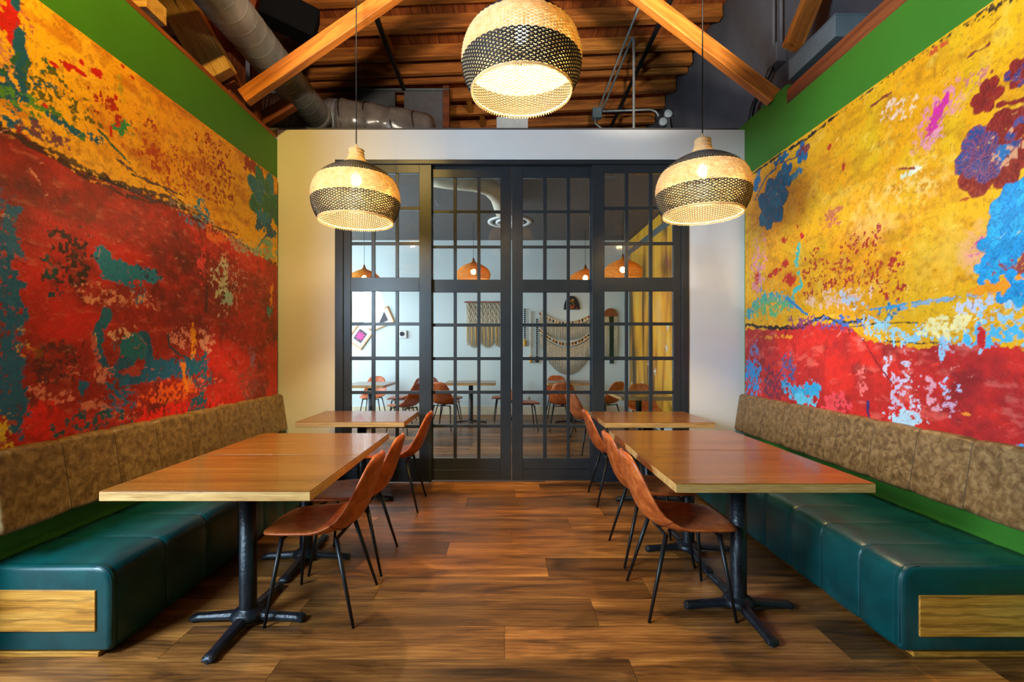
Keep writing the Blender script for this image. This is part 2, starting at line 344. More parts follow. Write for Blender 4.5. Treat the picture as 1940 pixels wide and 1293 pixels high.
# ------------------------------------------------------------------ glazed doors in the end wall
fr = MB()
fx0, fx1, fz1 = ox0, ox1, oz1
jl, jr, jt = (650.5-VX)*D/FPX, (1291-VX)*D/FPX, EYE+(VY-311.5)*D/FPX
fr.mm(fx0, jl, D-.012, D+.155, 0, fz1).mm(jr, fx1, D-.012, D+.155, 0, fz1).mm(jl, jr, D-.012, D+.155, jt, fz1)
structure(fr.obj('trim_2', m_black, bevel=.004), 'black frame around the glazed doors')
ROWS_F = [(328, 391), (397, 458), (464, 526), (552, 611), (617, 676), (683, 741.5), (747.5, 806), (812, 869)]
ROWS_S = [(337, 398), (403.6, 465), (470, 530), (554, 613), (619, 677), (683, 741), (747, 805), (811, 869)]
def door(n, label, Y, x0, x1, cols, rws, top, Yr):
    fx = lambda p: (p-VX)*Yr/FPX
    fz = lambda p: EYE+(VY-p)*Yr/FPX
    t = .05
    o = bpy.data.objects.new('door_%d' % n, None); COL.objects.link(o); o.location = ((fx(x0)+fx(x1))/2, Y, 0); structure(o, label)
    cx = o.location.x
    def part(nm, a, b, za, zb, ya=0, yb=t, mat=m_black, bv=.003):
        m = MB().mm(a-cx, b-cx, ya, yb, za, zb); return m.obj(nm, mat, o, bevel=bv, segs=1)
    X0, X1, Z1 = fx(x0), fx(x1), fz(top)
    gx0, gx1 = fx(cols[0][0]), fx(cols[2][1])
    part('stile', X0, gx0, .012, Z1); part('stile', gx1, X1, .012, Z1)
    part('top_rail', gx0, gx1, fz(rws[0][0]), Z1)
    part('middle_rail', gx0, gx1, fz(rws[3][0]), fz(rws[2][1]))
    zk = fz(890)
    part('bottom_rail', gx0, gx1, zk+.002, fz(rws[7][1]), .004); part('kick_rail', gx0, gx1, .012, zk-.002)
    for sec in (rws[:3], rws[3:]):
        z1, z0 = fz(sec[0][0]), fz(sec[-1][1])
        for i in (0, 1):
            part('vertical_glazing_bar', fx(cols[i][1]), fx(cols[i+1][0]), z0, z1, .008, t-.008)
        for a, b in zip(sec[:-1], sec[1:]):
            part('horizontal_glazing_bar', gx0, gx1, fz(b[0]), fz(a[1]), .010, t-.010)
    for (ra, rb) in rws:
        for (ca, cb) in cols:
            part('pane', fx(ca)+.001, fx(cb)-.001, fz(rb)+.001, fz(ra)-.001, .022, .027, m_glass, 0)
    return o
door(1, 'leftmost black glazed panel, fixed, bluish beside the yellowed wall', D+.002, 650.8, 817, [(664, 703), (709.7, 748.7), (754.6, 794)], ROWS_F, 312, D)
door(2, 'black sliding glazed door, left of the middle gap', D+.065, 812, 968.6, [(820, 859), (865, 904), (910, 948)], ROWS_S, 313, D+.065)
door(3, 'black sliding glazed door, right of the middle gap', D+.065, 970, 1130, [(990.6, 1029), (1036, 1074), (1080, 1118)], ROWS_S, 313, D+.065)
door(4, 'rightmost black glazed panel, fixed, behind the right pendant', D+.002, 1122, 1290.8, [(1145.6, 1184.7), (1191, 1230.6), (1237, 1276.6)], ROWS_F, 312, D)

# ------------------------------------------------------------------ banquettes
def rounded(poly, rad, n=5):
    out = []; k = len(poly)
    for i, p in enumerate(poly):
        a, b = Vector(poly[i-1]), Vector(poly[(i+1) % k]); p = Vector(p); r = rad[i]
        da, db = (a-p).normalized(), (b-p).normalized()
        p0, p1 = p+da*r, p+db*r
        for j in range(n+1):
            t = j/n; out.append(tuple(p0*(1-t)**2+p*2*t*(1-t)+p1*t*t))
    return out
def upholstered(name, wallx, side, poly, rad, y0, y1, seams, mat, parent, endr=.03):
    base = rounded(poly, rad, 6); cu = sum(p[0] for p in base)/len(base); cz = sum(p[1] for p in base)/len(base)
    def ring(y, inset):
        out = []
        for u, z in base:
            d = Vector((u-cu, z-cz)); l = d.length; q = max(l-inset, .001)/l
            uu = cu+d.x*q; zz = cz+d.y*q
            if u < .005: uu = u
            out.append((wallx-side*uu, y, zz))
        return out
    ys = []
    for j in range(6):
        a = j/5*PI/2; ys.append((y0+endr*(1-math.sin(a)), endr*(1-math.cos(a)) if j else 0))
    ys = [(y0, endr), (y0+endr*.08, endr*.6), (y0+endr*.3, endr*.28), (y0+endr*.6, endr*.08), (y0+endr, 0)]
    marks = [y0+endr]+list(seams)+[y1]
    for a, b in zip(marks[:-1], marks[1:]):
        L = b-a
        for t in (.015, .05, .12, .3, .5, .7, .88, .95, .985):
            ys.append((a+L*t, .007*(abs(2*t-1)**8)-.004*(1-abs(2*t-1)**2)))
        if b != y1: ys.append((b, .011))
    ys.append((y1, .004))
    m = MB().loft([ring(y, i) for y, i in ys])
    o = m.obj(name, mat, parent, smooth=True)
    return o, ring
def banquette(side, wallx, U, seams, label, panel):
    t = thing('banquette', label, 'banquette', (0, 0, 0), 0, 'teal and brown wall banquettes')
    poly = [(0, .022), (U, .022), (U, .405), (0, .405)]
    o, ring = upholstered('bench_seat', wallx-side*.002, side, poly, (.005, .03, .085, .005), 2.118, D-.006, seams, m_teal, t, .028)
    o['label'] = 'teal vinyl bench seat'
    for s in seams:
        pts = [p for p in ring(s, .0085) if abs(p[0]-wallx) > .03 and p[2] > .05]
        MB().tube(pts, .0035, 5).obj('seam', m_tseam, o, smooth=True)
    pts = [p for p in ring(2.13, .008) if abs(p[0]-wallx) > .03 and p[2] > .05]
    MB().tube(pts, .004, 5).obj('edge_piping', m_tseam, o, smooth=True)
    u1, z0, z1 = panel
    p = MB().box((0, 0, 0), (u1-.01, .016, z1-z0)).obj('oak_end_panel', m_oak, t, bevel=.003, segs=1); p.location = (wallx-side*(u1+.01)/2, 2.118, (z0+z1)/2)
    q = MB().box((0, 0, 0), (U-.06, D-2.135, .022)).obj('plinth', m_oak, t, bevel=.002, segs=1); q.location = (wallx-side*((U-.06)/2+.003), (D+2.118)/2-.008, .0115)
    bp = [(0, .548), (.118, .548), (.062, .915), (0, .915)]
    sb = [2.1+.322*i for i in range(1, 9) if 2.1+.322*i < D-.1]
    o, ring = upholstered('backrest', wallx-side*.002, side, bp, (.004, .03, .03, .004), 2.09, D-.025, sb, m_olive, t, .02)
    o['label'] = 'mottled brown vinyl backrest'
    for s in sb:
        pts = [p for p in ring(s, .0095) if abs(p[0]-wallx) > .03]
        MB().tube(pts, .0022, 5).obj('seam', m_oseam, o, smooth=True)
banquette(-1, XL, .565, [2.466, 2.805, 3.135, 3.47, 3.80, 4.13, 4.46], 'teal bench with brown backrest under the dark red and orange mural', (.50, .117, .301))
banquette(1, XR, .682, [2.37, 2.66, 2.94, 3.23, 3.52, 3.81, 4.1, 4.39], 'teal bench with brown backrest under the bright yellow mural with flowers', (.604, .094, .278))

# ------------------------------------------------------------------ tables
def make_table(label, group, W=.915, Dp=.70, z=.76):
    t = thing('dining_table', label, 'table', (0, 0, 0), 0, group)
    th = .042
    MB().box((0, 0, z-.002), (W-.004, Dp-.004, .006)).obj('tabletop', m_table, t, bevel=.001, segs=1)
    e = MB().box((0, 0, z-th/2-.002), (W, Dp, th-.002)).obj('edge_band', m_edge, t, bevel=.003, segs=1)
    MB().box((0, 0, z-th-.008), (.34, .34, .012)).obj('mounting_plate', m_iron, t, bevel=.003)
    MB().lathe([(.048, .035), (.043, .05), (.041, .08), (.041, z-th-.013)], 28, cap=True).obj('column', m_iron, t, smooth=True)
    MB().lathe([(.075, .022), (.085, .035), (.07, .058), (.048, .068), (.0442, .075)], 24).obj('base_hub', m_iron, t, smooth=True)
    for a, L in ((0, .285), (PI, .285), (PI/2, .335), (-PI/2, .335)):
        d = Vector((math.cos(a), math.sin(a), 0)); s_ = Vector((-d.y, d.x, 0)); rings = []
        for q, hw, zb, zt in ((.02, .036, .030, .062), (.10, .031, .022, .058), (.5, .027, .016, .048), (.85, .025, .011, .040), (.95, .030, .008, .038), (1.0, .026, .010, .026), (1.008, .018, .012, .020)):
            c = d*(L*q)
            rings.append([tuple(c+s_*(hw*u)+Vector((0, 0, zb+(zt-zb)*v))) for u, v in ((-1, 0), (1, 0), (1.0, .5), (.62, .9), (0, 1), (-.62, .9), (-1.0, .5))])
        f = MB().loft(rings).obj('base_foot', m_iron, t, smooth=False, bevel=.003, segs=1)
        MB().lathe([(.016, 0), (.016, .012)], 12, tuple(d*(L*.95)), cap=True).obj('glide', m_blackp, f, smooth=False)
    return t
tbl0 = make_table('wooden table nearest the camera on the left, by the oak end panel', 'wooden dining tables')
def put_table(x, y, label, rz=0, group='wooden dining tables', src=[True]):
    if src[0]: t = tbl0; src[0] = False
    else: t = copy_tree(tbl0)
    t.location = (x, y, 0); t.rotation_euler = (0, 0, rz); t['label'] = label; t['group'] = group; return t
put_table(-1.297, 2.402, 'wooden table nearest the camera on the left side, with pale front edge')
put_table(-1.297, 3.108, 'wooden table pushed against the back of the front left table')
put_table(-1.30, 4.33, 'wooden table on the left, beside the white end wall')
put_table(1.24, 2.52, 'wooden table nearest the camera on the right side')
put_table(1.245, 3.226, 'wooden table pushed against the back of the front right table')
put_table(1.29, 4.29, 'wooden table on the right, before the rightmost glazed panel')

# ------------------------------------------------------------------ chairs
PR = [(0, .265, .428, .085), (.02, .258, .438, .145), (.06, .238, .446, .182), (.12, .205, .449, .203), (.25, .125, .446, .220), (.4, .02, .440, .229), (.52, -.07, .440, .231), (.6, -.132, .454, .229),
      (.66, -.178, .486, .225), (.72, -.209, .533, .219), (.8, -.237, .605, .209), (.88, -.262, .688, .190), (.94, -.283, .757, .162), (.975, -.296, .797, .128), (.992, -.302, .814, .085), (1.0, -.304, .819, .05)]
def shell_mesh(v0, v1, nv, mat, name, nu=18):
    tt = np.array([p[0] for p in PR]); dense = np.linspace(0, 1, 401)
    def sm(k_):
        a = np.interp(dense, tt, [p[k_] for p in PR]); ker = np.ones(13)/13
        b = np.convolve(np.pad(a, 6, mode='edge'), ker, 'valid'); wgt = np.minimum(1, np.minimum(dense, 1-dense)/.03); return a*(1-wgt)+b*wgt
    X, Z, Wd = sm(1), sm(2), sm(3)
    curl = np.interp(dense, [0, .2, .45, .6, .7, .85, 1], [0, .012, .030, .060, .058, .035, .012])
    tx, tz = np.gradient(X), np.gradient(Z); l = np.hypot(tx, tz); nx, nz = tz/l, -tx/l          # towards the sitter
    s = np.linspace(v0, v1, nv); I = lambda a: np.interp(s, dense, a)
    x, z, wd, cu, nx, nz = I(X), I(Z), I(Wd), I(curl), I(nx), I(nz)
    edge = np.minimum(1, np.minimum(s/.03, (1-s)/.03)); th = .017*np.sqrt(np.clip(1-(1-edge)**2, .04, 1))
    u = np.sin(np.linspace(-PI/2, PI/2, nu))
    rings = []
    for i in range(nv):
        ring = []
        for uu in u:
            t = th[i]*math.sqrt(max(1-abs(uu)**5, .0)); d = cu[i]*abs(uu)**2.2+t
            ring.append((x[i]+nx[i]*d, wd[i]*uu, z[i]+nz[i]*d))
        for uu in u[::-1][1:-1]:
            t = th[i]*math.sqrt(max(1-abs(uu)**5, .0)); d = cu[i]*abs(uu)**2.2-t
            ring.append((x[i]+nx[i]*d, wd[i]*uu, z[i]+nz[i]*d))
        rings.append(ring)
    m = MB().loft(rings); return m, rings
def make_chair(label):
    t = thing('dining_chair', label, 'chair', (0, 0, 0), 0, 'cognac leather shell chairs')
    ms, _ = shell_mesh(0, .603, 30, m_cognac, 'seat'); ms.obj('seat', m_cognac, t, smooth=True)
    mb, rg = shell_mesh(.600, 1, 28, m_cognac, 'backrest'); mb.obj('backrest', m_cognac, t, smooth=True)
    r0 = rg[0]; MB().tube([Vector(p) for p in r0], .0022, 4, closed=True).obj('seam', m_cseam, t, smooth=True)
    fr_ = MB()
    for sx, sy in ((.165, 1), (-.11, 1)): pass
    fr_.tube([(.165, -.15, .408), (.165, .15, .408)], .009, 8).tube([(-.11, -.15, .408), (-.11, .15, .408)], .009, 8).box((.03, 0, .414), (.30, .05, .008))
    fr_.obj('under_frame', m_leg, t, smooth=False)
    for xt, xb in ((.165, .22), (-.11, -.22)):
        for sy in (-1, 1):
            MB().tube([(xt, sy*.145, .418), (xb, sy*.215, .0)], [.0125, .0075], 10).obj('leg', m_leg, t, smooth=True)
    return t
ch0 = make_chair('x')
def put_chair(x, y, rz, label, src=[True]):
    if src[0]: t = ch0; src[0] = False
    else: t = copy_tree(ch0)
    t.location = (x, y, 0); t.rotation_euler = (0, 0, rz); t['label'] = label; return t
put_chair(-.965, 2.555, PI, 'cognac leather chair nearest the camera on the left')
put_chair(-.965, 3.085, PI, 'cognac leather chair on the left, second from the camera')
put_chair(-.95, 4.2, PI, 'cognac leather chair on the left, nearest the glazed doors')
put_chair(.945, 2.60, 0, 'cognac leather chair nearest the camera on the right')
put_chair(.97, 3.19, 0, 'cognac leather chair on the right, second from the camera')
put_chair(1.02, 4.33, 0, 'cognac leather chair on the right, nearest the glazed doors')

# ------------------------------------------------------------------ woven pendants
def np_mesh(name, V, F, mat, smooth=True):
    me = bpy.data.meshes.new(name); V = np.asarray(V, dtype=np.float32); F = np.asarray(F, dtype=np.int32)
    me.vertices.add(len(V)); me.vertices.foreach_set('co', V.ravel())
    me.loops.add(F.size); me.loops.foreach_set('vertex_index', F.ravel())
    me.polygons.add(len(F)); me.polygons.foreach_set('loop_start', np.arange(0, F.size, F.shape[1], dtype=np.int32))
    me.update(calc_edges=True); me.polygons.foreach_set('use_smooth', np.full(len(F), smooth)); me.materials.append(mat); return me
def np_rings(rows, ns, amp, rad, sides=4):                 # rows: (radius, z, phase)
    n = ns*2; th = np.arange(n)*2*PI/n; V = []; F = []; base = 0
    for r, z, ph in rows:
        R = r+amp*np.cos(ns*th+ph)
        for q in range(sides):
            a = 2*PI*q/sides+.4; V.append(np.stack([(R+rad*math.cos(a))*np.cos(th), (R+rad*math.cos(a))*np.sin(th), np.full(n, z+rad*1.15*math.sin(a))], 1))
        j = np.arange(n); j2 = (j+1) % n
        for q in range(sides):
            q2 = (q+1) % sides; F.append(np.stack([base+q*n+j, base+q*n+j2, base+q2*n+j2, base+q2*n+j], 1))
        base += n*sides
    return np.concatenate(V), np.concatenate(F)
def np_stakes(prof, ns, rad, sides=3):
    k_ = len(prof); V = []; F = []; base = 0
    for s in range(ns):
        a = 2*PI*s/ns; ca, sa = math.cos(a), math.sin(a)
        for r, z in prof:
            rr = min(rad, r*.045)
            for q in range(sides):
                b = 2*PI*q/sides; V.append(((r+rr*math.cos(b))*ca-rr*math.sin(b)*sa, (r+rr*math.cos(b))*sa+rr*math.sin(b)*ca, z))
        for i in range(k_-1):
            for q in range(sides):
                q2 = (q+1) % sides; F.append((base+i*sides+q, base+i*sides+q2, base+(i+1)*sides+q2, base+(i+1)*sides+q))
        base += k_*sides
    return V, F
def resample(prof, step):
    p = np.array(prof); seg = np.hypot(np.diff(p[:, 0]), np.diff(p[:, 1])); s = np.concatenate([[0], np.cumsum(seg)])
    q = np.arange(0, s[-1], step); return list(zip(np.interp(q, s, p[:, 0]), np.interp(q, s, p[:, 1])))
LP = [(.283, 0), (.300, .03), (.316, .065), (.328, .105), (.334, .15), (.335, .19), (.328, .235), (.312, .28), (.287, .32), (.255, .352), (.218, .379), (.178, .402), (.14, .42), (.108, .437), (.085, .453), (.069, .472), (.060, .495), (.056, .52), (.055, .555)]
NS = 104
def make_pendant(label):
    t = thing('pendant_lamp', label, 'lamp', (0, 0, 0), 0, 'woven pendant lamps')
    rows_ = resample(LP, .0092); dark, upper, nat = [], [], []
    for i, (r, z) in enumerate(rows_):
        if z > .45 and z < .545: 
            if i % 3: continue
        ph = PI*(i % 2)
        (dark if (z > .004 and z < .15) else upper if (.318 < z < .432) else nat).append((r, z, ph))
    for nm, rw, mt, rd in (('dark_band', dark, m_dstraw, .0047), ('upper_dark_band', upper, m_dstraw, .0036), ('natural_weave', nat, m_straw, .0040)):
        V, F = np_rings(rw, NS//2, .0036, rd)
        o = bpy.data.objects.new(nm, np_mesh(nm, V, F, mt)); COL.objects.link(o); o.parent = t
    V, F = np_stakes(resample(LP, .022)+[LP[-1]], NS, .0034, 4)
    o = bpy.data.objects.new('stakes', np_mesh('stakes', V, F, m_straw)); COL.objects.link(o); o.parent = t; o['kind'] = 'stuff'
    V, F = np_rings([(.283, -.004, 0)], 52, .001, .006, 6)
    o = bpy.data.objects.new('rim', np_mesh('rim', V, F, m_straw)); COL.objects.link(o); o.parent = t
    pk = MB()
    for s in range(NS):
        a = 2*PI*s/NS; pk.box((.283*math.cos(a), .283*math.sin(a), -.012), (.004, .004, .014), Matrix.Rotation(a, 3, 'Z'))
    o = pk.obj('rim_loops', m_straw, t); o['kind'] = 'stuff'
    MB().lathe([(.0, .37), (.018, .365), (.033, .345), (.038, .32), (.033, .295), (.018, .277), (0, .272)], 20).obj('bulb', m_bulb, t, smooth=True)
    MB().lathe([(.02, .375), (.022, .40), (.02, .45), (.012, .47)], 16, cap=True).obj('socket', m_blackp, t, smooth=True)
    MB().lathe([(.002, .556), (.05, .556), (.05, .560), (.012, .566), (.008, .60)], 20).obj('cap', m_straw, t, smooth=True)
    return t
pd0 = make_pendant('x')
def put_pendant(x, y, z, label, src=[True]):
    if src[0]: t = pd0; src[0] = False
    else: t = copy_tree(pd0)
    t.location = (x, y, z); t['label'] = label
    MB().tube([(0, 0, .56), (0, 0, ceil_z(x)-z+.02)], .0045, 6).obj('cord', m_blackp, t, smooth=True)
    MB().lathe([(.06, ceil_z(x)-z+.0), (.06, ceil_z(x)-z+.02)], 20, cap=True).obj('canopy', m_blackp, t)
    return t
put_pendant(.096, 2.70, 2.84, 'large woven pendant at top centre, nearest the camera')
put_pendant(-1.168, 3.74, 2.385, 'woven pendant hanging before the left end of the glazed doors')
put_pendant(1.487, 3.57, 2.392, 'woven pendant hanging before the right end of the glazed doors')
# spotlights added out of frame to brighten the roof joists and murals
def added_spot(x, y, z, aim, label, watts, col, cone, group='added spotlights turned to the roof'):
    t = thing('added_spotlight', label, 'spotlight', (x, y, z), 0, group)
    d_ = (Vector(aim)-Vector((x, y, z))).normalized(); q = d_.to_track_quat('Z', 'Y')
    h = MB().lathe([(.02, -.10), (.05, -.08), (.058, .06), (.06, .08), (.052, .08), (.048, .05)], 20).obj('head', m_blackp, t, smooth=True); h.rotation_euler = q.to_euler()
    MB().tube([(0, 0, 0), (0, 0, ceil_z(x)-z)], .01, 8).obj('stem', m_blackp, t)
    ld = bpy.data.lights.new('spot_lamp', 'SPOT'); ld.energy = watts; ld.color = col; ld.spot_size = cone; ld.spot_blend = .8; ld.shadow_soft_size = .05
    lo = bpy.data.objects.new('spot_lamp', ld); COL.objects.link(lo); lo.parent = t; lo.rotation_euler = (-d_).to_track_quat('Z', 'Y').to_euler(); lo.location = d_*.1
added_spot(-1.0, 2.7, 3.62, (-1.7, 5.5, 6.2), 'black spotlight added to light the roof, out of frame, left above the camera', SPOT*.85, (1, .86, .66), 1.6)
added_spot(1.1, 2.7, 3.62, (1.5, 6.4, 6.1), 'black spotlight added to light the roof, out of frame, right above the camera', SPOT, (1, .88, .70), 1.4)
WG = 'added spotlights washing the murals'  # unseen wash lamps added to lift the two side walls
added_spot(-1.25, 1.4, 4.6, (-2.32, 3.7, 2.3), 'black spotlight added out of frame to light the left mural', WASH_L, (1, .65, .14), 1.55, WG)
added_spot(.5, 1.5, 4.5, (2.45, 3.2, 2.1), 'black spotlight added out of frame to light the right mural', WASH_R, (.92, .96, 1), 1.35, WG)
# photographer's umbrella lamp beyond the end of the left wall; the glass mirrors it
um = thing('photo_umbrella', 'white photographic umbrella on a stand, mirrored in the left glazed panel', 'umbrella', (-2.78, .5, 2.22))
um.rotation_euler = (0, 0, math.atan2(.72, .70))
cv = MB(); rings = []
for i in range(9):
    q = i/8; rings.append([(.20*(1-q*q)-.0, q*.5*math.cos(2*PI*j/16)*(1 if j % 2 == 0 else .96), q*.5*math.sin(2*PI*j/16)*(1 if j % 2 == 0 else .96)) for j in range(16)] if i else [(.2, .001*math.cos(2*PI*j/16), .001*math.sin(2*PI*j/16)) for j in range(16)])
cv.loft(rings, cap=False).obj('canopy', EMIT('lit_umbrella_cloth', (.60, .82, 1), FLASH), um, smooth=True)
MB().tube([(-.45, 0, 0), (.21, 0, 0)], .006, 8).obj('shaft', m_cond, um)
MB().box((-.33, 0, .0), (.2, .12, .12)).tube([(-.33, 0, -.06), (-.33, 0, -2.2)], .014, 8).obj('stand_pole', m_blackp, um)
for a in (0, 2.1, 4.2):
    MB().tube([(-.33, 0, -1.75), (-.33+.4*math.cos(a), .4*math.sin(a), -2.21)], .01, 8).obj('stand_leg', m_blackp, um)

# ------------------------------------------------------------------ murals (painted panels: colour is worked out per vertex of a fine relief)
class Canvas:
    def __init__(s, s0, s1, z0, z1, step, side, X, seed):
        s.n, s.m = int((s1-s0)/step)+1, int((z1-z0)/step)+1
        s.S, s.Z = np.meshgrid(np.linspace(s0, s1, s.n), np.linspace(z0, z1, s.m), indexing='ij')
        s.C = np.zeros((s.n, s.m, 3)); s.side = side; s.X = abs(X); s.rng = np.random.default_rng(seed)
        s.w1 = s.fbm(5, 4)-.5; s.w2 = s.fbm(5, 4)-.5; s.f1 = s.fbm(22, 4)-.5; s.f2 = s.fbm(22, 4)-.5; s.f3 = s.fbm(55, 3); s.f4 = s.fbm(28, 4); s.st = s.fbm(16, 4, (.25, 1)); s.sv = s.fbm(16, 4, (1, .2))
        s.H = (s.fbm(30, 5)-.5)*.5+(s.fbm(80, 2)-.5)*.4
    def fbm(s, f, octv, an=(1, 1)):
        out = np.zeros_like(s.S); amp = 1; tot = 0
        for o in range(octv):
            T = s.rng.random((257, 257)); x = s.S*f*an[0]+o*13.7; y = s.Z*f*an[1]+o*7.1
            xi, yi = np.floor(x).astype(int), np.floor(y).astype(int); a, b = x-xi, y-yi; a = a*a*(3-2*a); b = b*b*(3-2*b); xi %= 256; yi %= 256
            out += amp*(T[xi, yi]*(1-a)*(1-b)+T[xi+1, yi]*a*(1-b)+T[xi, yi+1]*(1-a)*b+T[xi+1, yi+1]*a*b); tot += amp; amp *= .55; f *= 2.03
        return np.clip((out/tot-.5)*1.7+.5, 0, 1)
    def w(s, px, py):
        a = FPX*s.X/((px-VX)*s.side); return a, EYE+(VY-py)*a/FPX
    def mix(s, mask, col, op=1.0, var=.12):
        c = np.array(srgb(*col)); k_ = np.clip(mask*op, 0, 1)[..., None]; v = (1+var*2*(s.f4-.5))[..., None]
        s.C = s.C*(1-k_)+c*v*k_; return s
    def shape(s, d, rag, soft, speck, dry):
        m_ = 1-d+rag*(s.f4-.5)*1.6+rag*.7*(s.f3-.5); m_ = np.clip(m_/max(soft, .03)+.0, 0, 1)
        if speck: m_ = m_*np.clip((s.f3*.6+s.f4*.4-speck)/.08, 0, 1)
        if dry: m_ = m_*np.clip(((s.st if dry == 'h' else s.sv)*.7+s.f3*.3-.46)/.07, 0, 1)
        return m_
    def blob(s, px, py, rx, ry, col, rag=.7, soft=.08, op=1, speck=0, dry=None, ang=0, warp=.35):
        a0, z0 = s.w(px, py); e0, e1 = s.w(px-rx, py)[0], s.w(px+rx, py)[0]; a = abs(e1-e0)/2+1e-6; b = ry*a0/FPX
        ds, dz = s.S-a0+s.w1*warp*a, s.Z-z0+s.w2*warp*b
        if ang:
            c_, q_ = math.cos(ang), math.sin(ang); ds, dz = ds*c_+dz*q_, -ds*q_+dz*c_
        return s.mix(s.shape(np.hypot(ds/a, dz/b), rag, soft, speck, dry), col, op)
    def stroke(s, pts, wd, col, rag=.6, soft=.15, op=1, speck=0, dry=None, warp=.02):
        q = [s.w(*p) for p in pts]; a0 = np.mean([p[0] for p in q]); r = wd*a0/FPX/2; best = np.full(s.S.shape, 9.)
        sx, sz = s.S+s.w1*warp+s.f1*warp*.4, s.Z+s.w2*warp+s.f2*warp*.4
        for (ax, az), (bx, bz) in zip(q[:-1], q[1:]):
            dx, dz = bx-ax, bz-az; l2 = dx*dx+dz*dz+1e-9; t = np.clip(((sx-ax)*dx+(sz-az)*dz)/l2, 0, 1)
            best = np.minimum(best, np.hypot(sx-ax-t*dx, sz-az-t*dz))
        return s.mix(s.shape(best/r, rag, soft, speck, dry), col, op)
    def scratches(s, n, cols, zone, ln, wd, ang, spread, seed):          # short palette-knife marks with a tapering width
        rg = np.random.default_rng(seed); ds = s.S[1, 0]-s.S[0, 0]; dz = s.Z[0, 1]-s.Z[0, 0]
        for q in range(n):
            i, j = rg.integers(0, s.n), rg.integers(0, s.m)
            if zone is not None and zone[i, j] < .5: continue
            L_ = rg.uniform(*ln); a = ang+rg.normal()*spread; w_ = rg.uniform(*wd); k1 = int(L_/ds)+3
            i0, i1, j0, j1 = max(0, i-k1), min(s.n, i+k1), max(0, j-k1), min(s.m, j+k1)
            x, z = s.S[i0:i1, j0:j1]-s.S[i, j], s.Z[i0:i1, j0:j1]-s.Z[i, j]
            u = x*math.cos(a)+z*math.sin(a); v = -x*math.sin(a)+z*math.cos(a)+s.f1[i0:i1, j0:j1]*.03
            m_ = np.clip((w_*(1-(u/L_)**2)-abs(v))/.003, 0, 1)*np.clip((s.f4[i0:i1, j0:j1]-.36)/.1, 0, 1)*rg.uniform(.5, 1)
            if zone is not None: m_ = m_*zone[i0:i1, j0:j1]
            c_ = np.array(srgb(*cols[rg.integers(0, len(cols))])); s.C[i0:i1, j0:j1] = s.C[i0:i1, j0:j1]*(1-m_[..., None])+c_*m_[..., None]
            s.H[i0:i1, j0:j1] += m_*.5
    def below(s, pts, amp=.05):
        q = sorted(s.w(*p) for p in pts); zz = np.interp(s.S, [p[0] for p in q], [p[1] for p in q])
        return (zz-s.Z)+amp*(s.f4-.5)+amp*.8*s.w2
    def flower(s, px, py, r, cols, n=6, seed=0, inner=.45, ax=1.0):
        rg = np.random.default_rng(seed); a0, z0 = s.w(px, py); R = r*a0/FPX
        for ring, (rad, sz, m_) in enumerate(((.62, .46, n), (.30, .36, max(4, n-1)), (0, .2, 1))):
            for i in range(m_):
                th = 2*PI*i/m_+rg.random()*.5; ca, cz = a0+R*rad*math.cos(th)*ax, z0+R*rad*math.sin(th)
                ds, dz = s.S-ca+s.f1*R*.12, s.Z-cz+s.f2*R*.12; u, v = ds*math.cos(th)+dz*math.sin(th), -ds*math.sin(th)+dz*math.cos(th)
                d = np.hypot(u/(R*sz*1.05*ax), v/(R*sz*.85)); fill = np.clip((1-d)/.05, 0, 1)
                base = cols[0] if rg.random() < .6 else cols[1]
                s.mix(fill, base, 1, .2)
                vein = np.clip((np.sin(np.arctan2(v, u+R*.35)*26+s.f4*7)-.25)/.3, 0, 1)*fill; s.mix(vein, cols[2], .55)
                s.mix(np.clip(1-abs(d-.96)/.06, 0, 1), cols[3], .75)
    def finish(s, name, label, mat):
        st = s.H; X = s.side*s.X; n, m_ = s.n, s.m
        V = np.stack([X-s.side*(st*.0025+.002), s.S, s.Z], -1).reshape(-1, 3)
        i, j = np.meshgrid(np.arange(n-1), np.arange(m_-1), indexing='ij'); a = (i*m_+j).ravel(); F = np.stack([a, a+m_, a+m_+1, a+1], 1)
        if s.side > 0: F = F[:, ::-1]
        t = thing(name, label, 'painting', (0, 0, 0))
        me = np_mesh('painted_surface', V, F, mat); at = me.color_attributes.new('paint', 'FLOAT_COLOR', 'POINT')
        at.data.foreach_set('color', np.concatenate([np.clip(s.C, 0, 1), np.ones((n, m_, 1))], -1).astype(np.float32).ravel())
        o = bpy.data.objects.new('painted_surface', me); COL.objects.link(o); o.parent = t
        y0, y1, z0, z1 = s.S.min(), s.S.max(), s.Z.min(), s.Z.max(); xw = XL if s.side < 0 else XR
        MB().mm(xw-s.side*.001, X+s.side*.002, y0, y1, z0, z1).obj('panel', M(name+'_edge', srgb(40, 34, 24), .7), t)
        return t
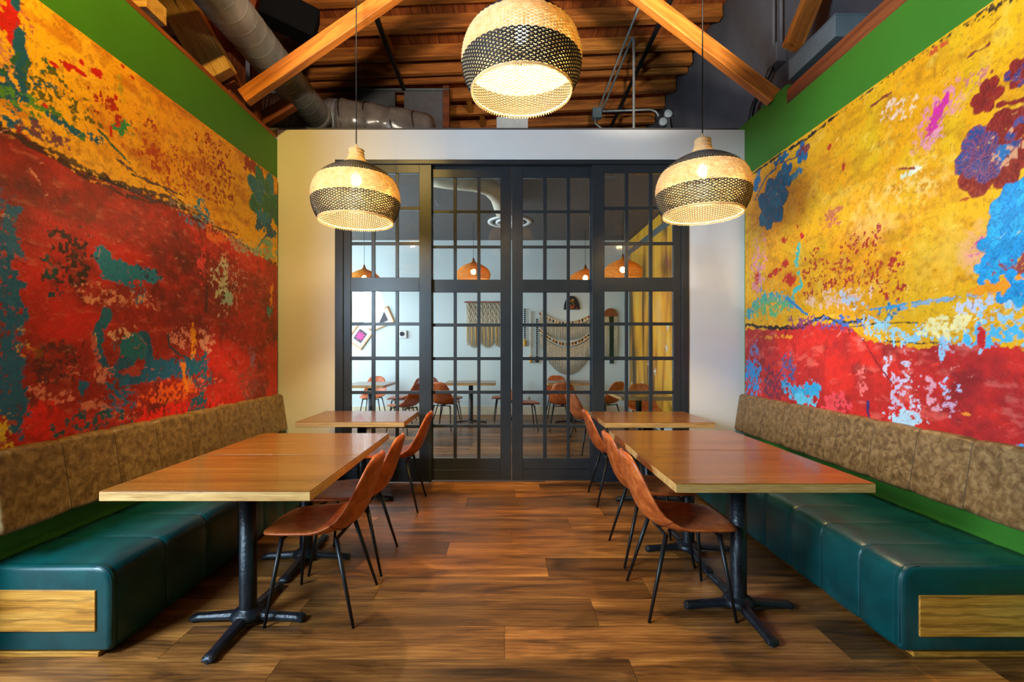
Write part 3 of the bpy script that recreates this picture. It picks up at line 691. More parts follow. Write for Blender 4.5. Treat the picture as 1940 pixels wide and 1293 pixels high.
def paint_mat(name):
    m, nt, b = new_mat(name); L = nt.links; b.inputs['Roughness'].default_value = .5
    at = nd(nt, 'ShaderNodeVertexColor', layer_name='paint'); v = coords(nt, (1, 1, 1), False)
    n = nd(nt, 'ShaderNodeTexNoise', Scale=120.0, Detail=4.0); L.new(v, n.inputs['Vector'])
    hs = nd(nt, 'ShaderNodeMix', data_type='RGBA', blend_type='MULTIPLY'); hs.inputs[0].default_value = .6
    r = ramp(nt, [(.3, (.78, .76, .74)), (.65, (1.08, 1.08, 1.08))]); L.new(n.outputs['Fac'], r.inputs[0]); L.new(at.outputs['Color'], hs.inputs[6]); L.new(r.outputs[0], hs.inputs[7])
    L.new(hs.outputs[2], b.inputs['Base Color'])
    n2 = nd(nt, 'ShaderNodeTexNoise', Scale=45.0, Detail=6.0, Distortion=1.2); L.new(v, n2.inputs['Vector'])
    bp = nd(nt, 'ShaderNodeBump', Strength=.45, Distance=.008); L.new(n2.outputs['Fac'], bp.inputs['Height']); L.new(bp.outputs[0], b.inputs['Normal'])
    return m
TEAL, DTEAL, RED, DRED, PINK, PALE, ORG, BLK, GRN = (18, 124, 186), (10, 88, 146), (200, 22, 18), (96, 16, 14), (206, 110, 108), (206, 196, 172), (232, 150, 24), (30, 22, 20), (80, 140, 60)
# --- left mural
c = Canvas(2.02, 4.80, .86, 3.095, .0062, -1, XL+.022, 3)
c.C[:] = srgb(246, 186, 26)
c.mix(np.clip((c.fbm(2.2, 4)-.3)/.45, 0, 1), (236, 156, 6), .7); c.mix(np.clip((c.fbm(5, 6)-.55)/.3, 0, 1), (244, 184, 50), .6); c.mix(np.clip((c.fbm(12, 5, (.4, 1))-.55)/.3, 0, 1), (186, 90, 14), .6); c.mix(np.clip((c.fbm(40, 4)-.68)/.1, 0, 1), (150, 70, 20), .4)
for p in ((20, 30, 34, 34), ): c.blob(*p, (196, 110, 90), speck=.5)
c.blob(15, 105, 36, 60, (190, 110, 120), speck=.52, op=.8)
c.stroke([(14, 8), (26, 40), (30, 70)], 34, RED, rag=.9); c.stroke([(-10, 25), (20, 45)], 30, RED)
c.stroke([(38, 55), (38, 110), (34, 150), (44, 185)], 22, DTEAL, rag=.8); c.blob(30, 5, 8, 12, DTEAL)
c.blob(10, 168, 42, 26, DTEAL, rag=1); c.stroke([(40, 150), (75, 158), (100, 165)], 16, DTEAL, rag=1, speck=.42); c.blob(95, 178, 50, 38, (30, 90, 70), speck=.55, rag=1.2)
c.blob(40, 195, 45, 20, GRN, speck=.47); c.blob(125, 190, 55, 30, (90, 84, 30), speck=.58); c.stroke([(60, 210), (110, 222), (155, 258)], 20, (60, 120, 60), dry='h', speck=.36); c.stroke([(90, 222), (150, 255)], 12, DTEAL, rag=1, speck=.4)
c.blob(35, 235, 40, 22, DTEAL, speck=.47, rag=1); c.blob(85, 255, 40, 14, (110, 60, 90), speck=.5); c.blob(235, 245, 18, 14, (40, 140, 90), rag=1); c.blob(228, 165, 10, 26, (120, 150, 40), op=.6, soft=.6); c.blob(190, 268, 22, 8, DTEAL, rag=1, speck=.42)
for a in ((100, 121, 10, 4), (126, 125, 14, 10), (150, 136, 16, 5), (185, 140, 12, 9), (155, 118, 5, 5), (250, 146, 4, 4), (232, 126, 4, 4), (85, 200, 5, 4), (218, 185, 4, 6), (209, 250, 3, 10)): c.blob(*a, RED, rag=.5)
c.blob(198, 195, 20, 20, (168, 36, 16), rag=1.2, speck=.38); c.blob(218, 218, 12, 14, (178, 36, 16), rag=1, speck=.36); c.blob(172, 168, 16, 6, (170, 60, 20), speck=.5)
for a in ((285, 262, 10, 34), (298, 290, 26, 26), (320, 310, 40, 30), (345, 305, 30, 16), (395, 290, 18, 30), (408, 330, 26, 50), (375, 345, 36, 24), (410, 360, 30, 26)): c.blob(*a, (150, 30, 18), rag=1, speck=.55)
c.blob(330, 320, 60, 44, (186, 80, 20), speck=.56, op=.7); c.stroke([(186, 245), (215, 275), (245, 308)], 6, (16, 90, 80), rag=.7)
c.blob(480, 318, 18, 14, (146, 28, 22), rag=.6); 
L_B = [(-60, 222), (0, 242), (60, 268), (150, 318), (240, 352), (320, 378), (400, 424), (450, 458), (524, 500)]
red = np.clip(c.below(L_B, .06)/.012, 0, 1); c.mix(red, (158, 26, 14), 1, .25)
rm = red
def R_(mask, col, op): c.mix(mask*rm, col, op)
R_(np.clip((c.fbm(2.4, 5)-.36)/.4, 0, 1), (112, 18, 12), .85); R_(np.clip((c.fbm(3.2, 6, (.5, 1))-.52)/.25, 0, 1), (204, 26, 20), .9); R_(np.clip((c.fbm(12, 6, (.5, 1))-.62)/.3, 0, 1), (206, 44, 34), .5); R_(np.clip((c.fbm(7, 6)-.6)/.25, 0, 1), (72, 16, 16), .6)
R_(np.clip((c.fbm(38, 4, (.4, 1))-.72)/.12, 0, 1), (214, 120, 100), .3)
c.stroke(L_B, 9, BLK, rag=.9, op=.9, warp=.03, speck=.2); c.stroke([(150, 322), (240, 358), (300, 384), (350, 396), (340, 388)], 6, BLK, rag=.7, warp=.02); c.stroke([(250, 330), (300, 352), (345, 385), (400, 418)], 3, BLK, rag=.7, warp=.02); c.stroke([(220, 300), (280, 345), (345, 372)], 4, (90, 60, 70), rag=1, speck=.3); c.stroke([(60, 275), (150, 330), (240, 372), (320, 388), (350, 398)], 7, (60, 26, 14), rag=1, warp=.03); c.stroke([(170, 342), (205, 352)], 7, ORG, rag=1, speck=.4)
c.stroke([(330, 385), (400, 425), (440, 462), (524, 490)], 16, (200, 178, 140), rag=1.2, speck=.5); c.stroke([(345, 402), (400, 440)], 16, TEAL, rag=1.2, speck=.52); c.stroke([(250, 365), (330, 385)], 18, (90, 60, 90), speck=.52, op=.8); c.stroke([(440, 462), (480, 475), (524, 482)], 18, (140, 180, 160), rag=1.2, speck=.45)
c.stroke([(360, 412), (400, 428), (450, 445)], 3, BLK, warp=.01); c.stroke([(395, 440), (430, 470)], 26, (220, 120, 30), dry='h')
c.stroke([(340, 380), (375, 425), (385, 470), (415, 510)], 3, (70, 20, 16)); c.blob(382, 400, 12, 22, TEAL, speck=.47)
# flower at the far right edge
c.flower(505, 378, 44, (TEAL, (20, 120, 110), (10, 70, 70), (120, 150, 40)), 7, 2, ax=1.5); c.blob(498, 415, 12, 14, TEAL, rag=.6); c.stroke([(515, 400), (508, 440), (490, 470)], 4, DTEAL)
c.blob(512, 440, 12, 12, DTEAL, rag=.7); c.blob(490, 428, 8, 10, DTEAL, rag=.7); c.blob(508, 462, 10, 8, (120, 170, 150), rag=1); c.blob(510, 482, 14, 10, (130, 176, 150), rag=1, speck=.42)
# strokes inside the red
c.stroke([(194, 488), (206, 515), (240, 514), (290, 522)], 34, TEAL, rag=.6); c.stroke([(225, 525), (262, 550), (262, 565)], 22, (16, 118, 180), rag=1, speck=.38); c.blob(280, 512, 18, 14, (30, 60, 110), speck=.5)
c.blob(130, 490, 34, 46, (48, 24, 26), speck=.46, rag=1); c.blob(95, 500, 12, 24, (30, 70, 84), speck=.46); c.blob(110, 555, 20, 10, (20, 60, 90), speck=.42); c.blob(210, 560, 60, 18, (214, 140, 120), speck=.56)
c.stroke([(195, 600), (182, 630), (184, 665), (205, 705), (232, 722), (262, 718), (282, 695), (284, 655), (272, 632)], 19, DTEAL, rag=.5, warp=.03); c.stroke([(200, 598), (186, 630), (186, 662)], 28, (8, 102, 156), rag=.5)
c.blob(250, 660, 30, 26, (10, 112, 150), rag=.5); c.blob(232, 690, 18, 14, DTEAL, rag=.8); c.blob(250, 705, 22, 8, (176, 60, 60), rag=.8); c.blob(225, 635, 18, 12, (224, 170, 150), speck=.44); c.stroke([(180, 632), (181, 660)], 7, (226, 190, 140), rag=1)
c.stroke([(176, 640), (186, 690), (205, 725)], 14, (200, 96, 92), rag=1, speck=.38); c.blob(200, 712, 16, 16, (214, 130, 124), rag=.9, speck=.36)
c.blob(338, 640, 22, 16, (222, 140, 136), rag=1, speck=.42); c.stroke([(316, 635), (318, 655), (340, 672), (362, 682)], 5, (18, 66, 90)); c.stroke([(366, 625), (368, 650), (362, 690), (358, 730)], 15, (238, 152, 16), rag=1, speck=.3); c.blob(392, 645, 12, 20, (224, 150, 140), speck=.42, rag=1)
c.stroke([(285, 700), (320, 695), (350, 700), (385, 690)], 38, (14, 98, 164), rag=.8, speck=.2); c.blob(375, 715, 22, 34, (16, 96, 140), speck=.42, rag=1); c.blob(330, 745, 46, 20, (236, 92, 20), speck=.4, rag=1, op=.9); c.stroke([(345, 690), (352, 740)], 9, (232, 130, 20), rag=1)
c.blob(468, 682, 14, 20, (26, 130, 180), speck=.36, rag=.9, dry='v'); c.blob(470, 725, 16, 26, (30, 84, 84), speck=.55); c.blob(510, 588, 6, 12, (40, 140, 140)); c.stroke([(515, 545), (512, 580)], 9, (226, 140, 30), rag=1)
c.blob(428, 532, 18, 44, (196, 200, 178), rag=1, speck=.42, dry='v'); c.blob(432, 566, 12, 12, (150, 196, 190), rag=.8); c.blob(452, 530, 14, 40, (190, 170, 150), speck=.6); c.stroke([(391, 545), (391, 590)], 7, (60, 22, 20)); c.blob(382, 505, 8, 26, (218, 60, 70), speck=.4)
c.stroke([(12, 400), (10, 460), (14, 560), (20, 620)], 44, (12, 94, 162), rag=1, speck=.3, warp=.05); c.stroke([(28, 520), (30, 560)], 18, (12, 96, 164), rag=1); c.stroke([(24, 640), (28, 700), (16, 760)], 66, (12, 98, 168), rag=.8, speck=.18, warp=.05); c.stroke([(40, 640), (42, 850)], 14, (12, 94, 162), rag=1, speck=.36); c.blob(40, 645, 18, 24, (196, 160, 110), speck=.5); c.blob(55, 668, 26, 10, (226, 140, 30), speck=.48)
c.blob(110, 690, 50, 36, (60, 20, 22), speck=.48, op=.8); c.stroke([(70, 745), (110, 755), (135, 745)], 22, (222, 128, 118), rag=1.1, speck=.4); c.stroke([(165, 770), (190, 765), (230, 790), (262, 788)], 16, (214, 120, 110), rag=1.2, speck=.42); c.blob(225, 740, 24, 30, (14, 100, 166), rag=1, speck=.4); c.blob(155, 735, 10, 18, (14, 94, 160), rag=.9)
c.blob(78, 800, 36, 34, (222, 24, 20), rag=.9, soft=.3); c.blob(330, 780, 80, 14, (220, 26, 22), rag=1, speck=.34); c.blob(180, 800, 60, 16, (20, 80, 104), rag=1, speck=.5); c.blob(375, 770, 14, 20, (14, 90, 130), rag=1, speck=.4); c.blob(8, 820, 16, 44, (232, 192, 50), rag=1, speck=.4); c.blob(28, 770, 20, 40, (12, 92, 150), rag=1, speck=.42)
c.blob(470, 640, 44, 120, (204, 22, 20), soft=.8, op=.5); c.blob(430, 470, 60, 40, (200, 24, 20), soft=.8, op=.5)
c.scratches(420, [(236, 168, 150), (214, 96, 84), (70, 14, 14), (50, 20, 24), (222, 40, 30)], rm, (.015, .07), (.002, .007), -.25, .5, 5)
c.scratches(260, [(150, 74, 14), (110, 50, 16), (250, 204, 90), (168, 48, 20)], 1-rm, (.012, .06), (.0015, .005), -.5, .5, 6)
c.finish('wall_mural', 'abstract mural of dark red below orange on the left wall', paint_mat('left_mural_paint'))
# --- right mural
c = Canvas(2.02, 4.79, .86, 3.106, .0062, 1, XR-.022, 11)
c.C[:] = srgb(244, 182, 10)
c.mix(np.clip((c.fbm(2.2, 4)-.3)/.4, 0, 1), (242, 164, 8), .8); c.mix(np.clip((c.fbm(3.5, 6, (1, .6))-.5)/.3, 0, 1), (232, 190, 24), .6); c.mix(np.clip((c.fbm(16, 5, (.5, 1))-.56)/.28, 0, 1), (196, 126, 10), .5); c.mix(np.clip((c.fbm(10, 6)-.62)/.25, 0, 1), (248, 208, 80), .4); c.mix(np.clip((c.fbm(50, 4)-.7)/.08, 0, 1), (150, 84, 30), .35)
c.blob(1720, 350, 70, 44, (244, 208, 130), soft=.9, op=.6, speck=.42); c.blob(1650, 420, 60, 60, (240, 196, 110), soft=.9, op=.6); c.blob(1790, 480, 90, 70, (236, 190, 60), soft=.9, op=.6); c.blob(1850, 470, 44, 50, (236, 168, 130), soft=.8, op=.8)
c.stroke([(1755, 262), (1772, 215), (1800, 180)], 52, (226, 140, 150), speck=.46, rag=1, soft=.6); c.stroke([(1760, 255), (1775, 215), (1790, 192)], 22, (212, 44, 150), rag=1, soft=.4, speck=.28); c.blob(1770, 262, 26, 10, (226, 150, 160), speck=.46)
c.blob(1845, 150, 22, 20, (206, 120, 110), speck=.5); c.stroke([(1830, 110), (1850, 95), (1875, 80)], 6, (140, 60, 40), rag=1); c.blob(1775, 95, 16, 8, (206, 80, 40), speck=.4); c.stroke([(1652, 200), (1680, 185), (1690, 178)], 5, (140, 60, 40), rag=1); c.blob(1690, 215, 18, 20, (236, 200, 170), speck=.54); c.blob(1722, 205, 14, 20, (236, 200, 160), speck=.56)
c.blob(1575, 412, 15, 18, (196, 110, 80), rag=.8, speck=.36); c.blob(1720, 330, 16, 7, (220, 226, 200), rag=1); c.stroke([(1705, 320), (1735, 318)], 4, (150, 60, 50)); c.blob(1828, 378, 10, 4, (186, 70, 30)); c.blob(1598, 315, 3, 8, (190, 50, 30)); c.blob(1572, 280, 3, 6, (190, 50, 30)); c.blob(1665, 432, 4, 8, (176, 50, 60)); c.blob(1880, 135, 5, 4, (150, 60, 50))
c.blob(1858, 462, 20, 14, (214, 70, 160), rag=1, speck=.36, soft=.4); c.stroke([(1835, 40), (1880, 22), (1935, -6)], 10, (50, 40, 24), rag=1.2, speck=.5); c.stroke([(1415, 338), (1480, 292), (1530, 262), (1580, 222)], 5, (44, 34, 26), rag=1, warp=.006); c.stroke([(1580, 222), (1700, 135), (1880, 10)], 4, (90, 60, 20), rag=1.2, speck=.5, warp=.006)
for a in ((1630, 460, 34, 14), (1650, 480, 16, 26), (1640, 455, 8, 16), (1560, 530, 26, 24), (1590, 510, 20, 22), (1540, 525, 14, 40), (1660, 520, 36, 26), (1690, 540, 24, 22), (1600, 545, 50, 18)): c.blob(*a, (176, 44, 34), rag=1, speck=.57)
for a in ((1433, 525, 8, 14), (1498, 528, 10, 11), (1470, 515, 9, 6), (1488, 498, 7, 9), (1460, 522, 5, 5), (1487, 455, 6, 7), (1512, 432, 3, 6), (1520, 448, 3, 7)): c.blob(*a, (200, 40, 30), rag=.8)
c.stroke([(1516, 465), (1508, 500), (1520, 540), (1505, 555)], 9, (70, 190, 180), rag=1, speck=.36); c.stroke([(1438, 500), (1442, 560)], 10, (90, 140, 200), rag=1, speck=.4, op=.8); c.blob(1436, 500, 12, 46, (220, 140, 150), speck=.5)
c.stroke([(1420, 595), (1445, 570), (1470, 560), (1500, 575)], 20, (40, 160, 180), rag=1.1, speck=.34); c.blob(1460, 582, 30, 14, (90, 180, 120), speck=.45, rag=1); c.stroke([(1490, 565), (1530, 595)], 6, (40, 130, 190)); c.blob(1590, 565, 44, 16, (236, 190, 160), rag=1, speck=.44); c.stroke([(1590, 555), (1640, 585), (1650, 620)], 16, (190, 200, 220), rag=1, speck=.4)
R_B = [(1400, 618), (1440, 622), (1500, 620), (1560, 606), (1600, 616), (1640, 636), (1700, 650), (1780, 652), (1860, 646), (1945, 650), (2060, 655)]
red = np.clip(c.below(R_B, .06)/.012, 0, 1); rm = red; c.mix(red, (196, 38, 34), 1, .2)
R_(np.clip((c.fbm(2.6, 5)-.4)/.4, 0, 1), (164, 32, 36), .7); R_(np.clip((c.fbm(3.4, 6)-.5)/.25, 0, 1), (220, 42, 34), .85); R_(np.clip((c.fbm(16, 5, (.5, 1))-.64)/.2, 0, 1), (228, 110, 100), .5); R_(np.clip((c.fbm(8, 6)-.62)/.25, 0, 1), (116, 24, 32), .6)
c.stroke([(1415, 616), (1470, 624), (1520, 618), (1560, 602), (1600, 612), (1640, 606)], 7, (40, 24, 26), rag=1, warp=.02); c.stroke([(1610, 632), (1608, 620), (1660, 614), (1740, 612)], 3, BLK, warp=.01); c.stroke([(1680, 648), (1740, 652), (1790, 650)], 4, (40, 24, 30), rag=1, speck=.34); c.stroke([(1500, 608), (1560, 615), (1615, 610)], 22, (130, 60, 120), speck=.54)
c.stroke([(1545, 612), (1600, 606), (1635, 618)], 16, (70, 110, 190), speck=.5, rag=1); c.stroke([(1635, 590), (1660, 620), (1640, 640)], 20, (170, 200, 226), speck=.44, rag=1.2); c.blob(1684, 600, 26, 18, (40, 120, 170), rag=1, speck=.46); c.stroke([(1640, 590), (1700, 582), (1745, 570)], 5, (60, 150, 200), rag=1)
c.stroke([(1710, 588), (1760, 572), (1830, 562), (1880, 558), (1945, 566)], 9, (130, 170, 206), rag=1, speck=.32); c.stroke([(1660, 628), (1720, 636), (1780, 634), (1840, 632), (1945, 636)], 34, (150, 206, 232), rag=1.3, speck=.42, warp=.05); c.blob(1800, 618, 40, 18, (240, 226, 160), rag=1, speck=.4); c.blob(1880, 572, 60, 16, (196, 206, 236), rag=1, speck=.42); c.blob(1915, 580, 44, 40, (150, 200, 230), rag=1.2, speck=.48); c.blob(1890, 636, 60, 18, (70, 180, 226), rag=1, speck=.4); c.blob(1860, 640, 8, 18, (200, 30, 34))
# flowers
BL = ((18, 112, 164), (26, 130, 180), (20, 70, 110), (150, 60, 40))
c.flower(1462, 385, 44, BL, 7, 4, ax=1.1); c.flower(1487, 335, 26, BL, 5, 5); c.flower(1521, 288, 20, (BL[0], (140, 50, 50), BL[2], BL[3]), 5, 6); c.stroke([(1470, 320), (1450, 340), (1430, 380)], 4, (18, 84, 130)); c.blob(1432, 345, 10, 14, BL[0], rag=.9); c.blob(1505, 333, 12, 10, BL[1], rag=.6); c.blob(1480, 300, 14, 8, BL[0]); c.stroke([(1470, 312), (1500, 300), (1520, 290)], 3, (60, 70, 110))
PE = ((128, 28, 26), (40, 76, 140), (172, 60, 44), (150, 34, 30))
c.flower(1884, 292, 74, PE, 9, 8, ax=1.0); c.flower(1866, 300, 50, (PE[1], (60, 60, 120), (190, 90, 70), PE[3]), 8, 9, ax=.8); c.flower(1925, 245, 34, PE, 7, 31); c.blob(1900, 288, 15, 17, (40, 110, 170), rag=.9); c.blob(1902, 288, 22, 24, (210, 150, 110), rag=1, speck=.56); c.flower(1870, 182, 30, ((140, 30, 26), (120, 26, 24), (176, 60, 40), (110, 22, 22)), 6, 3); c.flower(1932, 136, 28, ((132, 28, 26), (60, 60, 120), (176, 60, 40), (110, 22, 22)), 6, 12); c.stroke([(1890, 200), (1945, 190)], 12, (140, 34, 30))
SK = ((24, 160, 222), (40, 180, 232), (16, 110, 190), (12, 84, 160))
c.flower(1935, 400, 60, SK, 8, 21); c.flower(1915, 460, 46, SK, 7, 22, ax=1.3); c.flower(1880, 512, 28, SK, 6, 23, ax=1.2); c.blob(1920, 510, 36, 20, (150, 60, 60), speck=.46, rag=1); c.flower(1925, 545, 32, SK, 6, 24, ax=1.3); c.blob(1870, 548, 44, 14, (240, 150, 20), rag=1)
# strokes in the red
c.blob(1425, 712, 14, 34, (40, 140, 210), rag=1, speck=.3); c.blob(1430, 665, 10, 16, (110, 120, 170), speck=.44); c.stroke([(1488, 725), (1500, 745), (1545, 738)], 26, (40, 160, 220), rag=1, speck=.28); c.blob(1522, 757, 22, 9, (90, 190, 230), rag=1); c.blob(1492, 700, 12, 26, (60, 84, 150), speck=.48); c.blob(1462, 730, 16, 34, (56, 30, 70), speck=.46, op=.8)
c.stroke([(1690, 695), (1712, 705), (1725, 750), (1738, 790)], 40, (196, 196, 224), rag=1, speck=.40, dry='v'); c.stroke([(1700, 735), (1706, 800)], 34, (190, 180, 214), rag=1, speck=.46); c.blob(1722, 795, 30, 14, (170, 206, 230), rag=.9, speck=.3); c.stroke([(1762, 730), (1766, 770)], 20, (214, 150, 170), rag=1, speck=.48); c.blob(1795, 740, 14, 18, (176, 190, 226), rag=1, speck=.46); c.blob(1800, 772, 16, 14, (196, 160, 190), speck=.5); c.blob(1785, 662, 5, 24, (150, 196, 230), speck=.4); c.blob(1858, 668, 4, 6, (150, 196, 230))
c.stroke([(1635, 645), (1665, 690), (1690, 730)], 3, (110, 20, 30)); c.stroke([(1644, 762), (1645, 790)], 7, (50, 40, 110)); c.blob(1585, 765, 22, 22, (226, 70, 84), speck=.44); c.blob(1634, 720, 10, 26, (226, 110, 110), speck=.48); c.blob(1935, 848, 10, 5, (60, 160, 220)); c.blob(1832, 785, 8, 3, (236, 140, 40)); c.stroke([(1430, 640), (1500, 638)], 5, (226, 150, 30), rag=1, speck=.46)
c.scratches(420, [(240, 150, 140), (226, 90, 84), (110, 18, 26), (236, 60, 46)], rm, (.015, .06), (.002, .006), -.25, .5, 7)
c.scratches(520, [(196, 124, 6), (160, 92, 14), (254, 224, 110), (206, 150, 20)], 1-rm, (.012, .06), (.0015, .006), -.6, .6, 8)
c.finish('wall_mural', 'yellow mural with blue and crimson flowers above red on the right wall', paint_mat('right_mural_paint'))

# ------------------------------------------------------------------ timbers, ducts and fittings above the walls
def timber(name, label, p0, p1, wd, hg, mat, group=None, up=(0, 0, 1)):
    return tag(bar(name, p0, p1, wd, hg, mat, None, up), label, 'beam', group)
def ext(a, b, k_): return b+(b-a)*k_
timber('wall_plate', 'thin brown timber plate along the top of the olive green wall', (XL-.05, 1.96, 3.53), (XL-.05, D-.02, 3.53), .10, .044, m_dark_timber)
o = timber('end_block', 'small pale wood block at the top left corner of the white wall', (XL-.12, D+.07, WT-.03), (XL-.005, D+.07, WT-.03), .10, .06, m_pale)
a, b = P(462, 186, 4.30), P(730, 0, 4.30)
timber('knee_brace', 'reddish timber brace slanting up from the olive green wall', a, ext(a, b, .75), .09, .135, m_brace, 'slanting knee braces')
a, b = P(1466, 186, 4.36), P(1215, -6, 4.36)
timber('knee_brace', 'golden timber brace slanting up left from the bright green wall', a, ext(a, b, .75), .09, .135, m_brace, 'slanting knee braces')
t = thing('timber_strut', 'pale split timber strut rising left of the round duct', 'beam', (0, 0, 0))
a, b = P(409, 134, 4.18), P(334, 0, 4.18); d = (b-a).normalized(); q = Vector((d.z, 0, -d.x))
for sft in (-.062, .062):
    bar('board', a+q*sft-d*.08, ext(a, b, .7)+q*sft, .16, .112, m_pale, t, up=(0, 1, 0), bevel=.01)
a, b = P(440, 168, 4.34), P(385, 20, 4.34)
timber('timber_strut', 'dark brown strut just right of the pale split strut', a, ext(a, b, 1.1), .14, .15, m_dark_timber, up=(0, 1, 0))
tag(bar('timber_post', (-2.60, 4.46, 3.5), (-2.60, 4.46, 5.6), .20, .26, m_dark_timber, None, (0, 1, 0)), 'upright reddish timber post behind the round duct', 'post')
tag(bar('timber_post', (-2.62, 5.0, 3.62), (-2.62, 5.0, 5.6), .08, .10, m_dark_timber, None, (0, 1, 0)), 'slim upright timber post next to the small high window', 'post')
timber('beam_end', 'stub of a squared beam above the olive green wall', (-3.38, 3.32, 3.76), (-2.43, 3.32, 3.76), .2, .13, m_pale)
timber('beam_end', 'dark cross beam behind the pale split strut', (-3.38, 4.75, 4.40), (-2.5, 4.75, 4.40), .12, .14, m_dark_timber)
timber('beam_end', 'slanting timber under the round duct beside the corrugated hose', (-2.85, 5.15, 3.70), (-2.3, 5.15, 4.04), .10, .14, m_dark_timber)
timber('wall_plate', 'reddish brown board along the top of the bright green wall', (XR+.035, -2.9, 3.562), (XR+.035, 4.125, 3.562), .075, .135, m_dark_timber)
a, b = P(1512, 62, 4.24), P(1546, -20, 4.24)
timber('timber_strut', 'golden timber strut behind the grey metal trough', a-(b-a)*.3, ext(a, b, .9), .14, .14, m_brace, up=(0, 1, 0))
# round spiral duct
t = thing('round_duct', 'grey spiral duct running back along the left side', 'duct', (-2.29, 0, 4.2))
prof = []; y = 1.98
rings_ = []
while y < 5.72:
    rings_.append((y, .176))
    for dy, rr in ((.060, .176), (.065, .176), (.068, .1782), (.074, .1782), (.077, .176), (.082, .176)): rings_.append((y+dy, rr))
    y += .152
m = MB(); m.loft([[(r*math.cos(2*PI*j/32), yy+.035*math.cos(2*PI*j/32), r*math.sin(2*PI*j/32)) for j in range(32)] for yy, r in rings_])
m.obj('duct_body', m_galv, t, smooth=True)
MB().loft([[(r*math.cos(2*PI*j/32), yy, r*math.sin(2*PI*j/32)) for j in range(32)] for yy, r in ((5.70, .186), (5.76, .188), (5.84, .17), (5.88, .10))]).obj('end_collar', m_galv, t, smooth=True)
# big flexible duct lying across behind the white wall
t = thing('flexible_duct', 'large silver flexible duct in clear wrap above the white wall', 'duct', (0, 0, 0))
def path(u): return Vector((-2.98+u*2.0, 6.12+.25*u, 4.36-.05*u))
rr = []; n = 110
for i in range(n+1):
    u = -.05+.47*i/n; p = path(u); r = .265+(.014 if i % 5 < 3 else 0)
    rr.append([(p.x, p.y+r*math.cos(2*PI*j/28), p.z+r*math.sin(2*PI*j/28)) for j in range(28)])
MB().loft(rr).obj('corrugated_hose', m_flex, t, smooth=True)
rr = []; rg = random.Random(4); rough_ = [rg.uniform(-.014, .014) for _ in range(28)]
for i in range(25):
    u = .42+.62*i/24; p = path(u); q = i/24
    r = .285*(1-.25*q**2)*(1 if q < .9 else math.sqrt(max(0, 1-((q-.9)/.1)**2))*.9+.1)+(-.012 if i % 6 == 0 else .006)
    rr.append([(p.x, p.y+(r+rough_[(j+i//3) % 28])*math.cos(2*PI*j/28), p.z-.05*q+(r+rough_[(j*3+i//2) % 28])*math.sin(2*PI*j/28)) for j in range(28)])
MB().loft(rr).obj('plastic_wrap', m_wrap, t, smooth=True)
for u in (.45, .60, .76, .90):
    p = path(u); r = .292*(1-.25*((u-.42)/.62)**2); MB().tube([(p.x+.02*math.sin(4*PI*j/28), p.y+r*math.cos(2*PI*j/28), p.z-.05*(u-.42)/.62+r*math.sin(2*PI*j/28)) for j in range(28)], .008, 6, closed=True).obj('strap', m_blackp, t, smooth=True)
tag(MB().lathe([(.16, 0), (.16, .5), (.14, .52)], 24, cap=True).obj('duct_end', m_galv, smooth=True), 'brown grey round duct end right of the wrapped hose', 'duct')
bpy.data.objects['duct_end'].location = (-.70, 6.5, 3.72)
# bulkhead panels under the joists
t = thing('bulkhead', 'grey bulkhead panels below the joists behind the wrapped duct', 'panel', (0, 0, 0))
zt = ceil_z(-1.7)-.0
MB().mm(-2.42, -1.79, 7.75, 7.80, 3.71, zt-.02).obj('panel', m_dgrey, t); MB().mm(-1.64, -1.0, 7.75, 7.80, 3.71, zt+.0).obj('panel', M('bulkhead_grey', srgb(104, 102, 110), .7), t)
MB().mm(-1.0, -.90, 7.70, 7.86, 3.71, zt+.03).obj('edge_post', m_dark_timber, t); MB().mm(-2.45, -.9, 7.70, 7.745, zt-.045, zt-.02).obj('steel_lip', m_trough, t)
tag(MB().mm(-.12, .345, 7.0, 7.4, 3.71, 4.795).obj('duct_box', M('pale_sheet_metal', srgb(190, 196, 200), .5), bevel=.01), 'pale grey square duct just under the centre pendant', 'duct')
# black box hung beside the duct
t = thing('loudspeaker', 'black box loudspeaker hung beside the round duct', 'speaker', (-2.23, 4.95, 4.83)); t.rotation_euler = (.18, .25, .42)
MB().box((0, 0, 0), (.52, .34, .28)).obj('case', m_speaker, t, bevel=.01); MB().box((0, -.173, 0), (.48, .008, .24)).obj('grille', m_speaker, t, bevel=.003)
MB().tube([(0, 0, .13), (0, 0, .9)], .012, 8).obj('bracket', m_blackp, t)
# pipes and conduits under the ceiling
def pipe(name, label, pts, r, mat, cat='pipe', n=8): return tag(MB().tube(pts, r, n).obj(name, mat, smooth=True), label, cat)
def cz(x): return ceil_z(x)-.045
pipe('black_pipe', 'black pipe running back under the joists on the left', [(-1.63, 5.0, cz(-1.63)), (-1.63, 7.66, cz(-1.63))], .034, m_blackp)
pipe('black_pipe', 'long black pipe running back under the joists on the right', [(2.06, 4.9, cz(2.06)), (2.06, 9.8, cz(2.06)-.05)], .034, m_blackp)
bpy.data.objects['black_pipe.001']
x1_ = 1.70
YB = 8.5; zb_ = EYE+(VY-211)*YB/FPX
pipe('conduit', 'steel conduit along the joists, left of a close pair', [(x1_, 5.2, cz(x1_)), (x1_, YB-.1, cz(x1_)), (x1_-.03, YB, zb_)], .016, m_cond)
def hairpin():
    pts = [(x1_+.03, YB, zb_), (x1_+.075, YB-.15, cz(x1_)), (x1_+.075, 6.75, cz(x1_))]
    for i in range(7):
        a_ = PI/2*i/6; pts.append((x1_+.075, 6.65-.12*math.sin(a_), cz(x1_)-.12*(1-math.cos(a_))))
    pts += [(x1_+.075, 6.53, 4.4), (x1_+.075, 6.53, 3.75)]; return pts
